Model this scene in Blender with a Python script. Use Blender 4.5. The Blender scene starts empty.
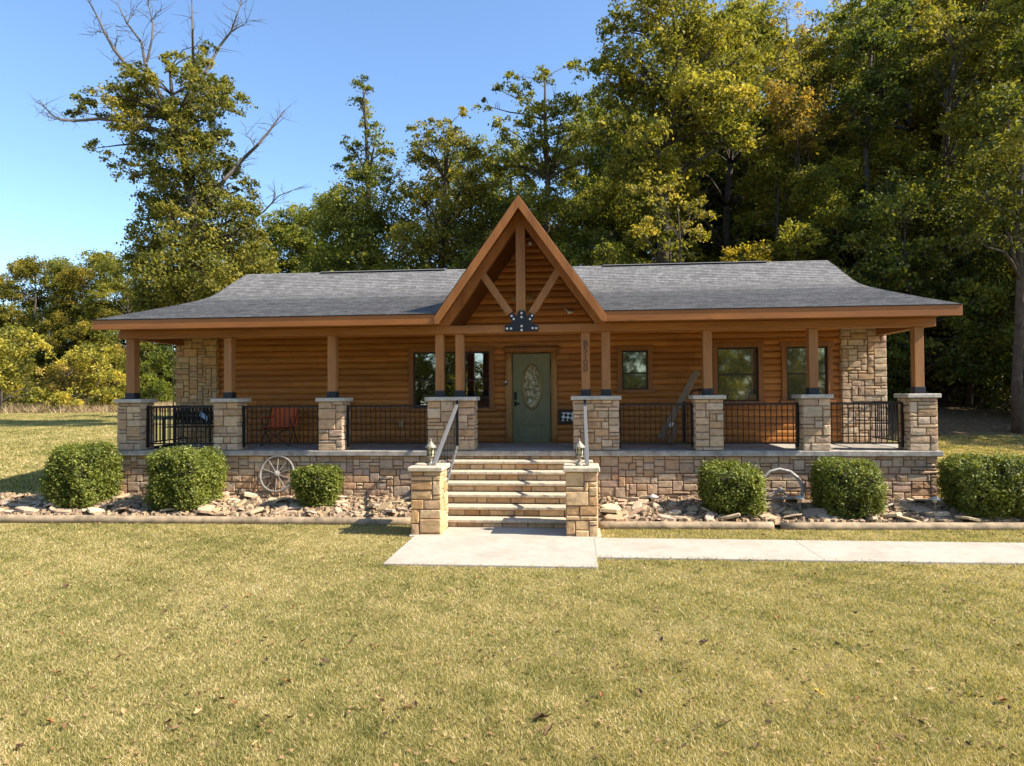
import bpy, bmesh, math, random
import numpy as np
from mathutils import Vector, Matrix, Quaternion

R = math.radians
rnd = random.Random(7)
C = bpy.context.scene.collection
scene = bpy.context.scene

# ---------------------------------------------------------------- survey helpers
# House axes: X along the front, Y away from the viewer, Z up; porch front is Y = 0.
W0, H0, F0 = 1024, 766, 683.0
YAW, ROLL, PITCH = R(5.27), R(0.42), math.atan((394 - 383) / 683.0)
CAM = Vector((0.0, -13.7, 2.34))
_f = Vector((-math.sin(YAW) * math.cos(PITCH), math.cos(YAW) * math.cos(PITCH), math.sin(PITCH)))
_r = Vector((math.cos(YAW), math.sin(YAW), 0))
_u = _r.cross(_f)
_r2 = _r * math.cos(ROLL) - _u * math.sin(ROLL)
_u2 = _u * math.cos(ROLL) + _r * math.sin(ROLL)
def ray(px, py):
    return _f + _r2 * ((px - W0 / 2) / F0) + _u2 * ((H0 / 2 - py) / F0)
def onY(px, py, Y):
    d = ray(px, py); t = (Y - CAM.y) / d.y
    return CAM + d * t
def onZ(px, py, Z):
    d = ray(px, py); t = (Z - CAM.z) / d.z
    return CAM + d * t
def atD(px, py, D):
    return CAM + ray(px, py) * D
def PX(px, Y, py=394): return onY(px, py, Y).x
def PZ(px, py, Y): return onY(px, py, Y).z

# ---------------------------------------------------------------- objects
def tag(o, label=None, cat=None, group=None, kind=None):
    if label: o['label'] = label
    if cat: o['category'] = cat
    if group: o['group'] = group
    if kind: o['kind'] = kind
    return o
def empty(name, loc, label, cat, group=None):
    o = bpy.data.objects.new(name, None); C.objects.link(o)
    o.location = loc; o.empty_display_size = .2
    return tag(o, label, cat, group)

class MB:
    """collects polygons, builds one mesh object"""
    def __init__(s): s.v = []; s.f = []; s.c = []; s.col = (1, 1, 1); s.uv = {}
    def vert(s, p, col=None):
        s.v.append((p[0], p[1], p[2])); s.c.append(col or s.col); return len(s.v) - 1
    def face(s, pts, col=None):
        i = [s.vert(p, col) for p in pts]; s.f.append(i); return i
    def box(s, x0, x1, y0, y1, z0, z1, col=None):
        i = [s.vert(p, col) for p in ((x0,y0,z0),(x1,y0,z0),(x1,y1,z0),(x0,y1,z0),(x0,y0,z1),(x1,y0,z1),(x1,y1,z1),(x0,y1,z1))]
        for q in ((0,3,2,1),(4,5,6,7),(0,1,5,4),(1,2,6,5),(2,3,7,6),(3,0,4,7)): s.f.append([i[k] for k in q])
    def bar(s, a, b, w, h, up=(0,0,1), col=None):
        a = Vector(a); b = Vector(b); d = (b - a).normalized(); up = Vector(up)
        if abs(d.dot(up)) > .98: up = Vector((0,1,0))
        r = d.cross(up).normalized(); u = r.cross(d)
        i = []
        for p in (a, b):
            for sx, sy in ((-1,-1),(1,-1),(1,1),(-1,1)): i.append(s.vert(p + r*(sx*w/2) + u*(sy*h/2), col))
        for q in ((0,3,2,1),(4,5,6,7),(0,1,5,4),(1,2,6,5),(2,3,7,6),(3,0,4,7)): s.f.append([i[k] for k in q])
    def tube(s, pts, rad, n=8, col=None, closed=False):
        pts = [Vector(p) for p in pts]; m = len(pts)
        if not hasattr(rad, '__len__'): rad = [rad] * m
        rings = []; prev = None
        for k in range(m):
            if closed: d = pts[(k+1) % m] - pts[k-1]
            else: d = pts[min(k+1, m-1)] - pts[max(k-1, 0)]
            d = d.normalized() if d.length > 1e-9 else Vector((0,0,1))
            if prev is None:
                a = Vector((0,0,1)) if abs(d.z) < .9 else Vector((1,0,0))
                r = d.cross(a).normalized()
            else:
                r = (prev - d * prev.dot(d))
                r = r.normalized() if r.length > 1e-6 else d.orthogonal().normalized()
            prev = r; u = d.cross(r)
            rings.append([s.vert(pts[k] + (r*math.cos(2*math.pi*j/n) + u*math.sin(2*math.pi*j/n)) * rad[k], col) for j in range(n)])
        for k in range(m if closed else m - 1):
            A = rings[k]; B = rings[(k+1) % m]
            for j in range(n): s.f.append([A[j], A[(j+1) % n], B[(j+1) % n], B[j]])
        if not closed:
            s.f.append(rings[0][::-1]); s.f.append(rings[-1])
    def lathe(s, c, prof, n=16, col=None):
        rings = [[s.vert((c[0]+r*math.cos(2*math.pi*j/n), c[1]+r*math.sin(2*math.pi*j/n), c[2]+z), col) for j in range(n)] for r, z in prof]
        for A, B in zip(rings, rings[1:]):
            for j in range(n): s.f.append([A[j], A[(j+1)%n], B[(j+1)%n], B[j]])
        s.f.append(rings[0][::-1]); s.f.append(rings[-1])
    def prism(s, poly, ext, col=None):
        ext = Vector(ext); n = len(poly)
        a = [s.vert(p, col) for p in poly]; b = [s.vert(Vector(p) + ext, col) for p in poly]
        s.f.append(a[::-1]); s.f.append(b)
        for j in range(n): s.f.append([a[j], a[(j+1)%n], b[(j+1)%n], b[j]])
    def build(s, name, mat, parent=None, bevel=0, smooth=False, fix=True):
        me = bpy.data.meshes.new(name)
        off = Vector((0,0,0)) if parent is None else wloc(parent)
        me.from_pydata([(x-off.x, y-off.y, z-off.z) for x, y, z in s.v], [], s.f)
        ca = me.color_attributes.new('col', 'FLOAT_COLOR', 'POINT')
        ca.data.foreach_set('color', np.array([(c[0], c[1], c[2], 1) for c in s.c], dtype=np.float32).ravel())
        if fix:
            bm = bmesh.new(); bm.from_mesh(me)
            bmesh.ops.recalc_face_normals(bm, faces=bm.faces[:]); bm.to_mesh(me); bm.free()
        if smooth: me.polygons.foreach_set('use_smooth', [True] * len(me.polygons))
        if mat: me.materials.append(mat)
        o = bpy.data.objects.new(name, me); C.objects.link(o)
        if parent is not None: o.parent = parent
        if bevel:
            b = o.modifiers.new('bevel', 'BEVEL'); b.width = bevel; b.segments = 2; b.limit_method = 'ANGLE'; b.angle_limit = R(40)
        return o
def wloc(o):
    p = Vector((0,0,0))
    while o is not None: p = p + o.location; o = o.parent
    return p
def np_mesh(name, V, Fc, mat, parent=None, tone=None, smooth=False):
    """V (n,3), Fc (m,k) all same arity"""
    me = bpy.data.meshes.new(name)
    if parent is not None: V = V - np.array(wloc(parent))
    n, (m, k) = len(V), Fc.shape
    me.vertices.add(n); me.vertices.foreach_set('co', V.astype(np.float32).ravel())
    me.loops.add(m*k); me.loops.foreach_set('vertex_index', Fc.astype(np.int32).ravel())
    me.polygons.add(m); me.polygons.foreach_set('loop_start', np.arange(0, m*k, k, dtype=np.int32))
    if smooth: me.polygons.foreach_set('use_smooth', np.ones(m, dtype=bool))
    if tone is not None:
        a = me.attributes.new('tone', 'FLOAT', 'POINT'); a.data.foreach_set('value', tone.astype(np.float32))
    me.update(calc_edges=True); me.validate()
    if mat: me.materials.append(mat)
    o = bpy.data.objects.new(name, me); C.objects.link(o)
    if parent is not None: o.parent = parent
    return o

# ---------------------------------------------------------------- materials
class NT:
    def __init__(s, name):
        s.m = bpy.data.materials.new(name); s.m.use_nodes = True
        s.t = s.m.node_tree; s.b = s.t.nodes['Principled BSDF']; s.out = s.t.nodes['Material Output']
    def n(s, typ, **kw):
        nd = s.t.nodes.new(typ)
        for k, v in kw.items():
            if k.startswith('_'): setattr(nd, k[1:], v)
            else:
                key = k.replace('__', ' ')
                nd.inputs[int(key[1:]) if key[0] == 'i' and key[1:].isdigit() else key].default_value = v
        return nd
    def l(s, a, b): s.t.links.new(a, b)
    def ramp(s, fac, stops):
        r = s.n('ShaderNodeValToRGB'); e = r.color_ramp.elements
        while len(e) < len(stops): e.new(.5)
        for el, (p, c) in zip(e, stops): el.position = p; el.color = (c[0], c[1], c[2], 1)
        s.l(fac, r.inputs[0]); return r.outputs[0]
    def mix(s, mode, fac, a, b):
        m = s.n('ShaderNodeMix', _data_type='RGBA', _blend_type=mode)
        for inp, v in ((0, fac), (6, a), (7, b)):
            if hasattr(v, 'links'): s.l(v, m.inputs[inp])
            else: m.inputs[inp].default_value = (v if inp == 0 else (v[0], v[1], v[2], 1))
        return m.outputs[2]
    def noise(s, scale, detail=4, rough=.6, vec=None, dist=0):
        nd = s.n('ShaderNodeTexNoise', Scale=scale, Detail=detail, Roughness=rough, Distortion=dist)
        if vec is not None: s.l(vec, nd.inputs['Vector'])
        return nd
    def mapping(s, scale=(1,1,1), coord='Object'):
        t = s.n('ShaderNodeTexCoord'); mp = s.n('ShaderNodeMapping'); mp.inputs['Scale'].default_value = scale
        s.l(t.outputs[coord], mp.inputs['Vector']); return mp.outputs[0]
    def col(s, v):
        if hasattr(v, 'links'): s.l(v, s.b.inputs['Base Color'])
        else: s.b.inputs['Base Color'].default_value = (v[0], v[1], v[2], 1)
    def bump(s, h, strength=.3, dist=.01):
        b = s.n('ShaderNodeBump', Strength=strength, Distance=dist); s.l(h, b.inputs['Height']); s.l(b.outputs[0], s.b.inputs['Normal'])
    def rough(s, v, spec=.4):
        s.b.inputs['Roughness'].default_value = v; s.b.inputs['Specular IOR Level'].default_value = spec
    def attr(s, name='col'): return s.n('ShaderNodeAttribute', _attribute_name=name)

def plain(name, col, rough=.5, metal=0, var=.12, scale=30, bump=0):
    t = NT(name); v = t.mapping()
    n = t.noise(scale, 5, .65, v)
    lo = tuple(c*(1-var*1.6) for c in col); hi = tuple(min(1, c*(1+var)) for c in col)
    t.col(t.ramp(n.outputs[0], [(.25, lo), (.75, hi)])); t.rough(rough); t.b.inputs['Metallic'].default_value = metal
    if bump: t.bump(n.outputs[0], bump, .01)
    return t.m
def wood(name, base, axis='X', var=.35, rough=.5, attr=False, bump=.25):
    t = NT(name)
    sc = {'X': (.35, 6, 6), 'Y': (6, .35, 6), 'Z': (6, 6, .35)}[axis]
    v = t.mapping(sc)
    n1 = t.noise(6, 6, .65, v, .6); n2 = t.noise(1.3, 3, .5, t.mapping(tuple(c*.6+.3 for c in sc)))
    dark = tuple(c*(1-var) for c in base); lite = tuple(min(1, c*(1+var*.6)) for c in base)
    c = t.ramp(n1.outputs[0], [(.25, dark), (.5, base), (.8, lite)])
    c = t.mix('MULTIPLY', .6, c, t.ramp(n2.outputs[0], [(.3, (.62,.55,.5)), (.65, (1.15,1.1,1.05))]))
    # knots
    vo = t.n('ShaderNodeTexVoronoi', Scale=1.1); t.l(t.mapping(tuple(max(.8, s_*.45) for s_ in sc)), vo.inputs['Vector'])
    c = t.mix('MIX', t.ramp(vo.outputs['Distance'], [(.02, (.75,)*3), (.1, (0,)*3)]), c, tuple(k*.3 for k in base))
    if attr: c = t.mix('MULTIPLY', 1, c, t.attr().outputs['Color'])
    t.col(c); t.rough(rough, .35); t.bump(n1.outputs[0], bump, .006)
    return t.m
def leafmat(name, stops, transl=.35, gloss=.5, objcol=True):
    t = NT(name); a = t.attr('tone')
    c = t.ramp(a.outputs['Fac'], stops)
    if objcol:
        oi = t.n('ShaderNodeObjectInfo'); c = t.mix('MULTIPLY', 1, c, oi.outputs['Color'])
    t.col(c); t.rough(gloss, .35)
    tr = t.n('ShaderNodeBsdfTranslucent'); t.l(t.mix('MULTIPLY', 1, c, (1.25, 1.2, .6)), tr.inputs['Color'])
    mx = t.n('ShaderNodeMixShader'); mx.inputs[0].default_value = transl
    t.l(t.b.outputs[0], mx.inputs[1]); t.l(tr.outputs[0], mx.inputs[2]); t.l(mx.outputs[0], t.out.inputs['Surface'])
    return t.m

M = {}
def mk_stone():
    t = NT('stone_veneer'); a = t.attr().outputs['Color']
    v = t.mapping()
    n = t.noise(9, 6, .7, v); n2 = t.noise(45, 4, .7, v); n3 = t.noise(3.2, 3, .6, v)
    c = t.mix('MULTIPLY', .75, a, t.ramp(n.outputs[0], [(.28, (.50,.46,.43)), (.5, (1.0,.97,.94)), (.75, (1.3,1.22,1.1))]))
    c = t.mix('MULTIPLY', .5, c, t.ramp(n2.outputs[0], [(.3, (.65,.65,.65)), (.7, (1.2,1.2,1.2))]))
    c = t.mix('MIX', t.ramp(n3.outputs[0], [(.58, (0,0,0)), (.74, (.5,.5,.5))]), c, (.33,.17,.07))
    t.col(c); t.rough(.85, .25)
    mxn = t.n('ShaderNodeMath', _operation='ADD'); t.l(n.outputs[0], mxn.inputs[0]); t.l(n2.outputs[0], mxn.inputs[1])
    t.bump(mxn.outputs[0], .6, .012)
    return t.m
M['stone'] = mk_stone()
M['wall'] = wood('log_siding', (.46, .180, .036), 'X', .35, .42, True)
M['post'] = wood('post_timber', (.33, .15, .052), 'Z', .3, .55)
M['beam'] = wood('beam_timber', (.31, .125, .032), 'X', .3, .5)
M['fascia'] = wood('fascia_board', (.31, .115, .028), 'X', .2, .5)
M['rake'] = wood('rake_board', (.31, .118, .028), 'Z', .2, .5)
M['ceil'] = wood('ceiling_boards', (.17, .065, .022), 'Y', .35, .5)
M['trim'] = wood('window_trim', (.30, .12, .032), 'Z', .3, .5)
M['jamb'] = wood('log_jamb', (.40, .20, .055), 'Z', .4, .4)
M['black'] = plain('black_metal', (.018, .017, .017), .45, .3, .2)
M['iron'] = plain('dark_iron_plate', (.035, .037, .042), .5, .5, .3)
M['sunlit_rail'] = plain('rail_sun_sheen', (.27, .265, .26), .3, .5, .1)  # dark metal rails; the pale grey paints in the sun's sheen
M['bolt'] = plain('bright_bolt', (.75, .75, .75), .3, .6, .05)
M['cap'] = plain('cast_cap_stone', (.50, .44, .36), .85, 0, .25, 14, .4)
M['slab'] = plain('porch_slab', (.37, .325, .265), .8, 0, .35, 6, .3)
M['tread'] = plain('stone_tread', (.53, .43, .30), .85, 0, .25, 12, .4)
def mk_conc():
    t = NT('concrete_walk'); v = t.mapping()
    n = t.noise(1.1, 6, .7, v, .4); n2 = t.noise(70, 3, .7, v); n4 = t.noise(5, 5, .75, v)
    c = t.ramp(n.outputs[0], [(.28, (.35,.30,.23)), (.5, (.415,.365,.29)), (.75, (.46,.41,.335))])
    c = t.mix('MULTIPLY', .6, c, t.ramp(n4.outputs[0], [(.3, (.78,.75,.70)), (.55, (1,1,1))]))
    c = t.mix('MULTIPLY', .5, c, t.ramp(n2.outputs[0], [(.3, (.82,.82,.82)), (.7, (1.08,1.08,1.08))]))
    t.col(c); t.rough(.9, .2); t.bump(n2.outputs[0], .3, .004); return t.m
M['conc'] = mk_conc()
def mk_roof():
    t = NT('asphalt_shingles')
    uv = t.n('ShaderNodeUVMap'); mp = t.n('ShaderNodeMapping'); t.l(uv.outputs[0], mp.inputs['Vector'])
    br = t.n('ShaderNodeTexBrick', Scale=1.0, Mortar__Size=.004, Bias=0.0)
    br.inputs['Brick Width'].default_value = .165; br.inputs['Row Height'].default_value = .145
    br.offset = .37; br.squash = .7; br.squash_frequency = 3
    br.inputs['Color1'].default_value = (.14,.134,.128,1); br.inputs['Color2'].default_value = (.225,.217,.207,1); br.inputs['Mortar'].default_value = (.05,.05,.05,1)
    t.l(mp.outputs[0], br.inputs['Vector'])
    n = t.noise(220, 2, .8, mp.outputs[0]); n2 = t.noise(1.2, 4, .6, mp.outputs[0]); n3 = t.noise(9, 3, .6, mp.outputs[0])
    c = t.mix('MULTIPLY', .6, br.outputs['Color'], t.ramp(n.outputs[0], [(.3, (.6,.6,.6)), (.7, (1.35,1.35,1.35))]))
    c = t.mix('MULTIPLY', .6, c, t.ramp(n2.outputs[0], [(.3, (.85,.84,.83)), (.7, (1.15,1.12,1.08))]))
    c = t.mix('MULTIPLY', .5, c, t.ramp(n3.outputs[0], [(.3, (.72,.71,.70)), (.7, (1.2,1.18,1.15))]))
    t.col(c); t.rough(.95, .15); t.bump(br.outputs['Fac'], -.5, .006); return t.m
M['roof'] = mk_roof()
def mk_glass():
    t = NT('window_glass'); t.col((.012,.014,.012)); t.rough(.03, .5)
    g = t.n('ShaderNodeBsdfGlossy', Roughness=.015); g.inputs['Color'].default_value = (.95,.95,.9,1)
    v = t.mapping(); n = t.noise(2.2, 2, .5, v); b = t.n('ShaderNodeBump', Strength=.05, Distance=.02); t.l(n.outputs[0], b.inputs['Height']); t.l(b.outputs[0], g.inputs['Normal'])
    mx = t.n('ShaderNodeMixShader'); mx.inputs[0].default_value = .42
    t.l(t.b.outputs[0], mx.inputs[1]); t.l(g.outputs[0], mx.inputs[2]); t.l(mx.outputs[0], t.out.inputs['Surface']); return t.m
M['glass'] = mk_glass()
def mk_screen():
    t = NT('screened_glass'); t.col((.06,.058,.02)); t.rough(.25, .5)
    g = t.n('ShaderNodeBsdfGlossy', Roughness=.03); g.inputs['Color'].default_value = (.95,.95,.8,1)
    mx = t.n('ShaderNodeMixShader'); mx.inputs[0].default_value = .36
    t.l(t.b.outputs[0], mx.inputs[1]); t.l(g.outputs[0], mx.inputs[2]); t.l(mx.outputs[0], t.out.inputs['Surface']); return t.m
M['screen'] = mk_screen()
M['sash'] = plain('dark_bronze_sash', (.035, .022, .015), .4)
M['door'] = plain('green_door_paint', (.20, .195, .095), .45, 0, .14, 8)
def mk_oval():
    t = NT('leaded_oval_glass'); v = t.mapping((1,1,1))
    vo = t.n('ShaderNodeTexVoronoi', Scale=11, _feature='DISTANCE_TO_EDGE'); t.l(v, vo.inputs['Vector'])
    n = t.noise(14, 3, .6, v)
    c = t.ramp(n.outputs[0], [(.35, (.16,.14,.06)), (.55, (.46,.41,.25)), (.7, (.68,.63,.46))])
    c = t.mix('MIX', t.ramp(vo.outputs['Distance'], [(.015, (1,1,1)), (.045, (0,0,0))]), c, (.05,.045,.03))
    t.col(c); t.rough(.15, .6); t.bump(n.outputs[0], .4, .01); return t.m
M['oval'] = mk_oval()
M['bark'] = plain('tree_bark', (.075, .058, .042), .95, 0, .4, 4, .9)
M['deadwood'] = plain('dead_bare_wood', (.115, .095, .075), .9, 0, .3, 8, .6)
M['weather'] = plain('weathered_wood', (.42, .385, .33), .85, 0, .35, 12, .4)
M['timber'] = plain('edging_timber', (.36, .26, .155), .85, 0, .4, 5, .4)
FOL = [(0, (.035,.045,.010)), (.3, (.092,.104,.019)), (.55, (.205,.195,.034)), (.8, (.34,.30,.056)), (1, (.45,.36,.085))]
M['leaf'] = leafmat('forest_leaves', FOL, .5, .65)
M['bush'] = leafmat('clipped_bush_leaves', [(0, (.05,.068,.012)), (.4, (.13,.155,.022)), (.75, (.225,.245,.032)), (1, (.32,.325,.065))], .32, .6, False)
M['grass'] = leafmat('lawn_blades', [(0, (.125,.135,.032)), (.28, (.275,.260,.070)), (.56, (.49,.395,.15)), (.85, (.65,.51,.25)), (1, (.74,.61,.37))], .42, .7, False)
M['dry'] = leafmat('dry_tall_grass', [(0, (.15,.12,.05)), (.5, (.40,.29,.16)), (1, (.58,.44,.28))], .3, .7, False)
M['bush_core'] = plain('bush_dark_core', (.045, .036, .022), .9, 0, .3)
M['rock'] = None
def mk_rock():
    t = NT('bed_flat_rock'); oi = t.n('ShaderNodeObjectInfo'); v = t.mapping()
    n = t.noise(7, 6, .7, v); a = t.attr().outputs['Color']
    c = t.ramp(oi.outputs['Random'], [(0, (.47,.37,.25)), (.25, (.56,.46,.33)), (.5, (.42,.29,.175)), (.7, (.60,.51,.38)), (.85, (.33,.235,.15)), (1, (.50,.40,.28))])
    c = t.mix('MULTIPLY', 1, c, a)
    c = t.mix('MULTIPLY', .7, c, t.ramp(n.outputs[0], [(.3, (.55,.5,.46)), (.7, (1.2,1.15,1.1))]))
    t.col(c); t.rough(.9, .2); t.bump(n.outputs[0], .7, .02); return t.m
M['rock'] = mk_rock()
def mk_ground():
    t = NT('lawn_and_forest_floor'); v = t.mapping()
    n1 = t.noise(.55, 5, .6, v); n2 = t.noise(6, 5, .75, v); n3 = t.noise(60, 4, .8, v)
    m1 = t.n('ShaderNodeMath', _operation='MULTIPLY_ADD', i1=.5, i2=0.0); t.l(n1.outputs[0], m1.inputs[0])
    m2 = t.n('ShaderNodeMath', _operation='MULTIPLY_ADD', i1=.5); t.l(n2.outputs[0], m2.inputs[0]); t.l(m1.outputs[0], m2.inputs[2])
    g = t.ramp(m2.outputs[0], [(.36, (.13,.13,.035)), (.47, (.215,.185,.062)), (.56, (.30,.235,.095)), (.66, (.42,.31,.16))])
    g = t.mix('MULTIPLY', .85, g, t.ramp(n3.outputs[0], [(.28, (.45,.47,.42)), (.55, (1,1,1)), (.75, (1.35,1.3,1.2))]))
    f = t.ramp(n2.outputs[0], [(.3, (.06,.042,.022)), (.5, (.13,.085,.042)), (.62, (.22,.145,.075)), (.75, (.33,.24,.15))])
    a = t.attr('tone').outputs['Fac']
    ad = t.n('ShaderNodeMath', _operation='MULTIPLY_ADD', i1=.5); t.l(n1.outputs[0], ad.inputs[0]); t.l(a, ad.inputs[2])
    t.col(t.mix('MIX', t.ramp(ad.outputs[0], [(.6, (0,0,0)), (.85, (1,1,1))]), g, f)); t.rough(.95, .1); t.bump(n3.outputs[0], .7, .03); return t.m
M['ground'] = mk_ground()
def mk_leafcol(name, c): return plain(name, c, .7, 0, .35, 60)
M['fall'] = [mk_leafcol('fallen_brown', (.17,.09,.032)), mk_leafcol('fallen_tan', (.42,.27,.11)), mk_leafcol('fallen_rust', (.24,.10,.025)), mk_leafcol('fallen_yellow', (.62,.40,.05)), mk_leafcol('fallen_dark', (.085,.044,.016))]
M['orange'] = plain('orange_canvas', (.62, .11, .02), .7, 0, .15)
M['blue'] = plain('pale_blue_cloth', (.42, .52, .62), .8, 0, .1)
M['greypad'] = plain('grey_vinyl', (.26, .165, .085), .5, 0, .2)
M['white'] = plain('white_plastic', (.78, .78, .76), .4, 0, .05)
M['bronze'] = plain('aged_bronze', (.30, .265, .19), .5, .3, .25)
M['frost'] = plain('lantern_glass', (.50, .46, .30), .2, 0, .15)
M['ivory'] = plain('old_ivory', (.42, .31, .14), .6, 0, .2)
M['gold'] = plain('brushed_brass', (.28, .19, .07), .35, .6, .15)
def mk_lattice():
    t = NT('dotted_panel'); mp = t.mapping((1,1,1)); r_ = t.n('ShaderNodeMapping'); r_.inputs['Rotation'].default_value = (0, R(38), 0); r_.inputs['Scale'].default_value = (14, 1, 14); t.l(mp, r_.inputs['Vector'])
    ch = t.n('ShaderNodeTexChecker', Scale=1.0); ch.inputs[1].default_value = (.72,.74,.70,1); ch.inputs[2].default_value = (.02,.02,.02,1); t.l(r_.outputs[0], ch.inputs[0])
    t.col(ch.outputs[0]); return t.m
M['lattice'] = mk_lattice()

# ---------------------------------------------------------------- terrain
def sst(a, b, x):
    t = np.clip((x-a)/(b-a), 0, 1); return t*t*(3-2*t)
def terrain(x, y):
    x = np.asarray(x, float); y = np.asarray(y, float)
    z = .24*sst(-2.2, .6, y) + .018*np.clip(y, 0, 65)
    hill = sst(-22, 2, x)*np.clip(y-17, 0, 60)*.13 + sst(7.5, 14, x)*sst(8, 17, y)*.75
    far = np.clip(y-75, 0, 200)*.05*(1-sst(-22, 2, x))
    z = z + hill + far + .03*np.sin(x*.31+1)*np.sin(y*.23)*sst(1, 8, y)
    return z
def tz(x, y): return float(terrain(x, y))
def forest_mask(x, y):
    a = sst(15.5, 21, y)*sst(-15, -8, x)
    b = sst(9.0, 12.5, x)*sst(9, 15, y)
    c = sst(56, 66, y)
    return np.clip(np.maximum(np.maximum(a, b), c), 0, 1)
def build_ground():
    def axis(lo, hi, n, p):
        t = np.linspace(-1, 1, n); s = np.sign(t)*np.abs(t)**p
        return np.where(s < 0, -s*lo, s*hi)
    xs = axis(-420, 420, 361, 2.4); ys = axis(-120, 520, 361, 2.4)
    X, Y = np.meshgrid(xs, ys); Z = terrain(X, Y)
    V = np.stack([X.ravel(), Y.ravel(), Z.ravel()], 1)
    n = len(xs); i = np.arange(len(ys)-1)[:, None]*n + np.arange(n-1)[None, :]
    Fc = np.stack([i, i+1, i+n+1, i+n], -1).reshape(-1, 4)
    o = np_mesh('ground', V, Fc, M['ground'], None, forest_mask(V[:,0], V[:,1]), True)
    o['kind'] = 'structure'
build_ground()

# ---------------------------------------------------------------- stone veneer
STN = [(.52,.35,.205), (.57,.42,.27), (.49,.335,.215), (.47,.36,.255), (.50,.285,.125), (.43,.275,.16), (.60,.46,.31), (.50,.39,.285), (.46,.25,.12), (.55,.40,.24), (.50,.32,.23)]
STN = [tuple(.58*a+.42*b for a, b in zip(c, (.53, .385, .25))) for c in STN]
MORTAR = (.29, .22, .15)
def stone_panel(mb, O, U, V, w, h, th=.045, cell=.070, rg=None, warm=0, joint=.007):
    """random ashlar: stones of whole cells packed into a w x h panel; U, V unit vectors, N outward"""
    rg = rg or rnd
    O = Vector(O); U = Vector(U); V = Vector(V); N = U.cross(V)
    nx = max(1, round(w/cell)); ny = max(1, round(h/cell)); cx = w/nx; cy = h/ny
    used = [[False]*nx for _ in range(ny)]
    for j in range(ny):
        for i in range(nx):
            if used[j][i]: continue
            mw = 1
            while i+mw < nx and not used[j][i+mw] and mw < 5: mw += 1
            ww = min(mw, rg.choice([2,3,3,4,4,5,5])); hh = min(ny-j, rg.choice([1,1,2,2,2,2,3]))
            if ww == 1: hh = min(ny-j, rg.choice([1,2]))
            if i+ww == nx-1 and not used[j][nx-1]: ww += 1
            for b in range(hh):
                for a in range(ww):
                    used[j+b][i+a] = True
            c = rg.choice(STN); k = rg.uniform(.82, 1.14); c = tuple(v*k for v in c)
            if warm: c = (c[0]*(1+.12*warm), c[1]*(1+.01*warm), c[2]*(1-.28*warm))
            x0, x1, y0, y1 = i*cx+joint, (i+ww)*cx-joint, j*cy+joint, (j+hh)*cy-joint
            d = th + rg.uniform(-.008, .009); bv = rg.uniform(.008, .018)
            def jit(): return rg.uniform(-.004, .004)
            back = [(x0,y0),(x1,y0),(x1,y1),(x0,y1)]
            fr = [(x0+bv+jit(), y0+bv+jit()), ((x0+x1)/2+jit()*2, y0+bv*.6+jit()), (x1-bv+jit(), y0+bv+jit()), (x1-bv*.6+jit(), (y0+y1)/2+jit()), (x1-bv+jit(), y1-bv+jit()), ((x0+x1)/2+jit()*2, y1-bv*.6+jit()), (x0+bv+jit(), y1-bv+jit()), (x0+bv*.6+jit(), (y0+y1)/2+jit())]
            bk8 = [back[0], ((x0+x1)/2, y0), back[1], (x1, (y0+y1)/2), back[2], ((x0+x1)/2, y1), back[3], (x0, (y0+y1)/2)]
            P = lambda q, dd: O + U*q[0] + V*q[1] + N*dd
            A = [mb.vert(P(q, 0), c) for q in bk8]
            Mi = [mb.vert(P((q[0]*.8+f[0]*.2, q[1]*.8+f[1]*.2), d*.7), c) for q, f in zip(bk8, fr)]
            B = [mb.vert(P(q, d+jit()), c) for q in fr]
            ctr = mb.vert(P(((x0+x1)/2+jit(), (y0+y1)/2+jit()), d+rg.uniform(.0, .007)), c)
            for a in range(8):
                b = (a+1) % 8
                mb.f.append([A[a], A[b], Mi[b], Mi[a]]); mb.f.append([Mi[a], Mi[b], B[b], B[a]]); mb.f.append([B[a], B[b], ctr])
def stone_block(mb, x0, x1, y0, y1, z0, z1, sides='FLR', warm=0, cell=.070, th=.045):
    """mortar core with stones on the chosen sides (F front -Y, L -X, R +X, B back); outer faces are at the given bounds"""
    t = th + .01
    mb.box(x0+t*.55, x1-t*.55, y0+t*.55, y1-t*.55, z0, z1, MORTAR)
    k = t*.55
    if 'F' in sides: stone_panel(mb, (x0, y0+k, z0), (1,0,0), (0,0,1), x1-x0, z1-z0, k, cell, warm=warm)
    if 'B' in sides: stone_panel(mb, (x1, y1-k, z0), (-1,0,0), (0,0,1), x1-x0, z1-z0, k, cell, warm=warm)
    if 'R' in sides: stone_panel(mb, (x1-k, y0+k, z0), (0,1,0), (0,0,1), y1-y0-2*k, z1-z0, k, cell, warm=warm)
    if 'L' in sides: stone_panel(mb, (x0+k, y1-k, z0), (0,-1,0), (0,0,1), y1-y0-2*k, z1-z0, k, cell, warm=warm)

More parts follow.
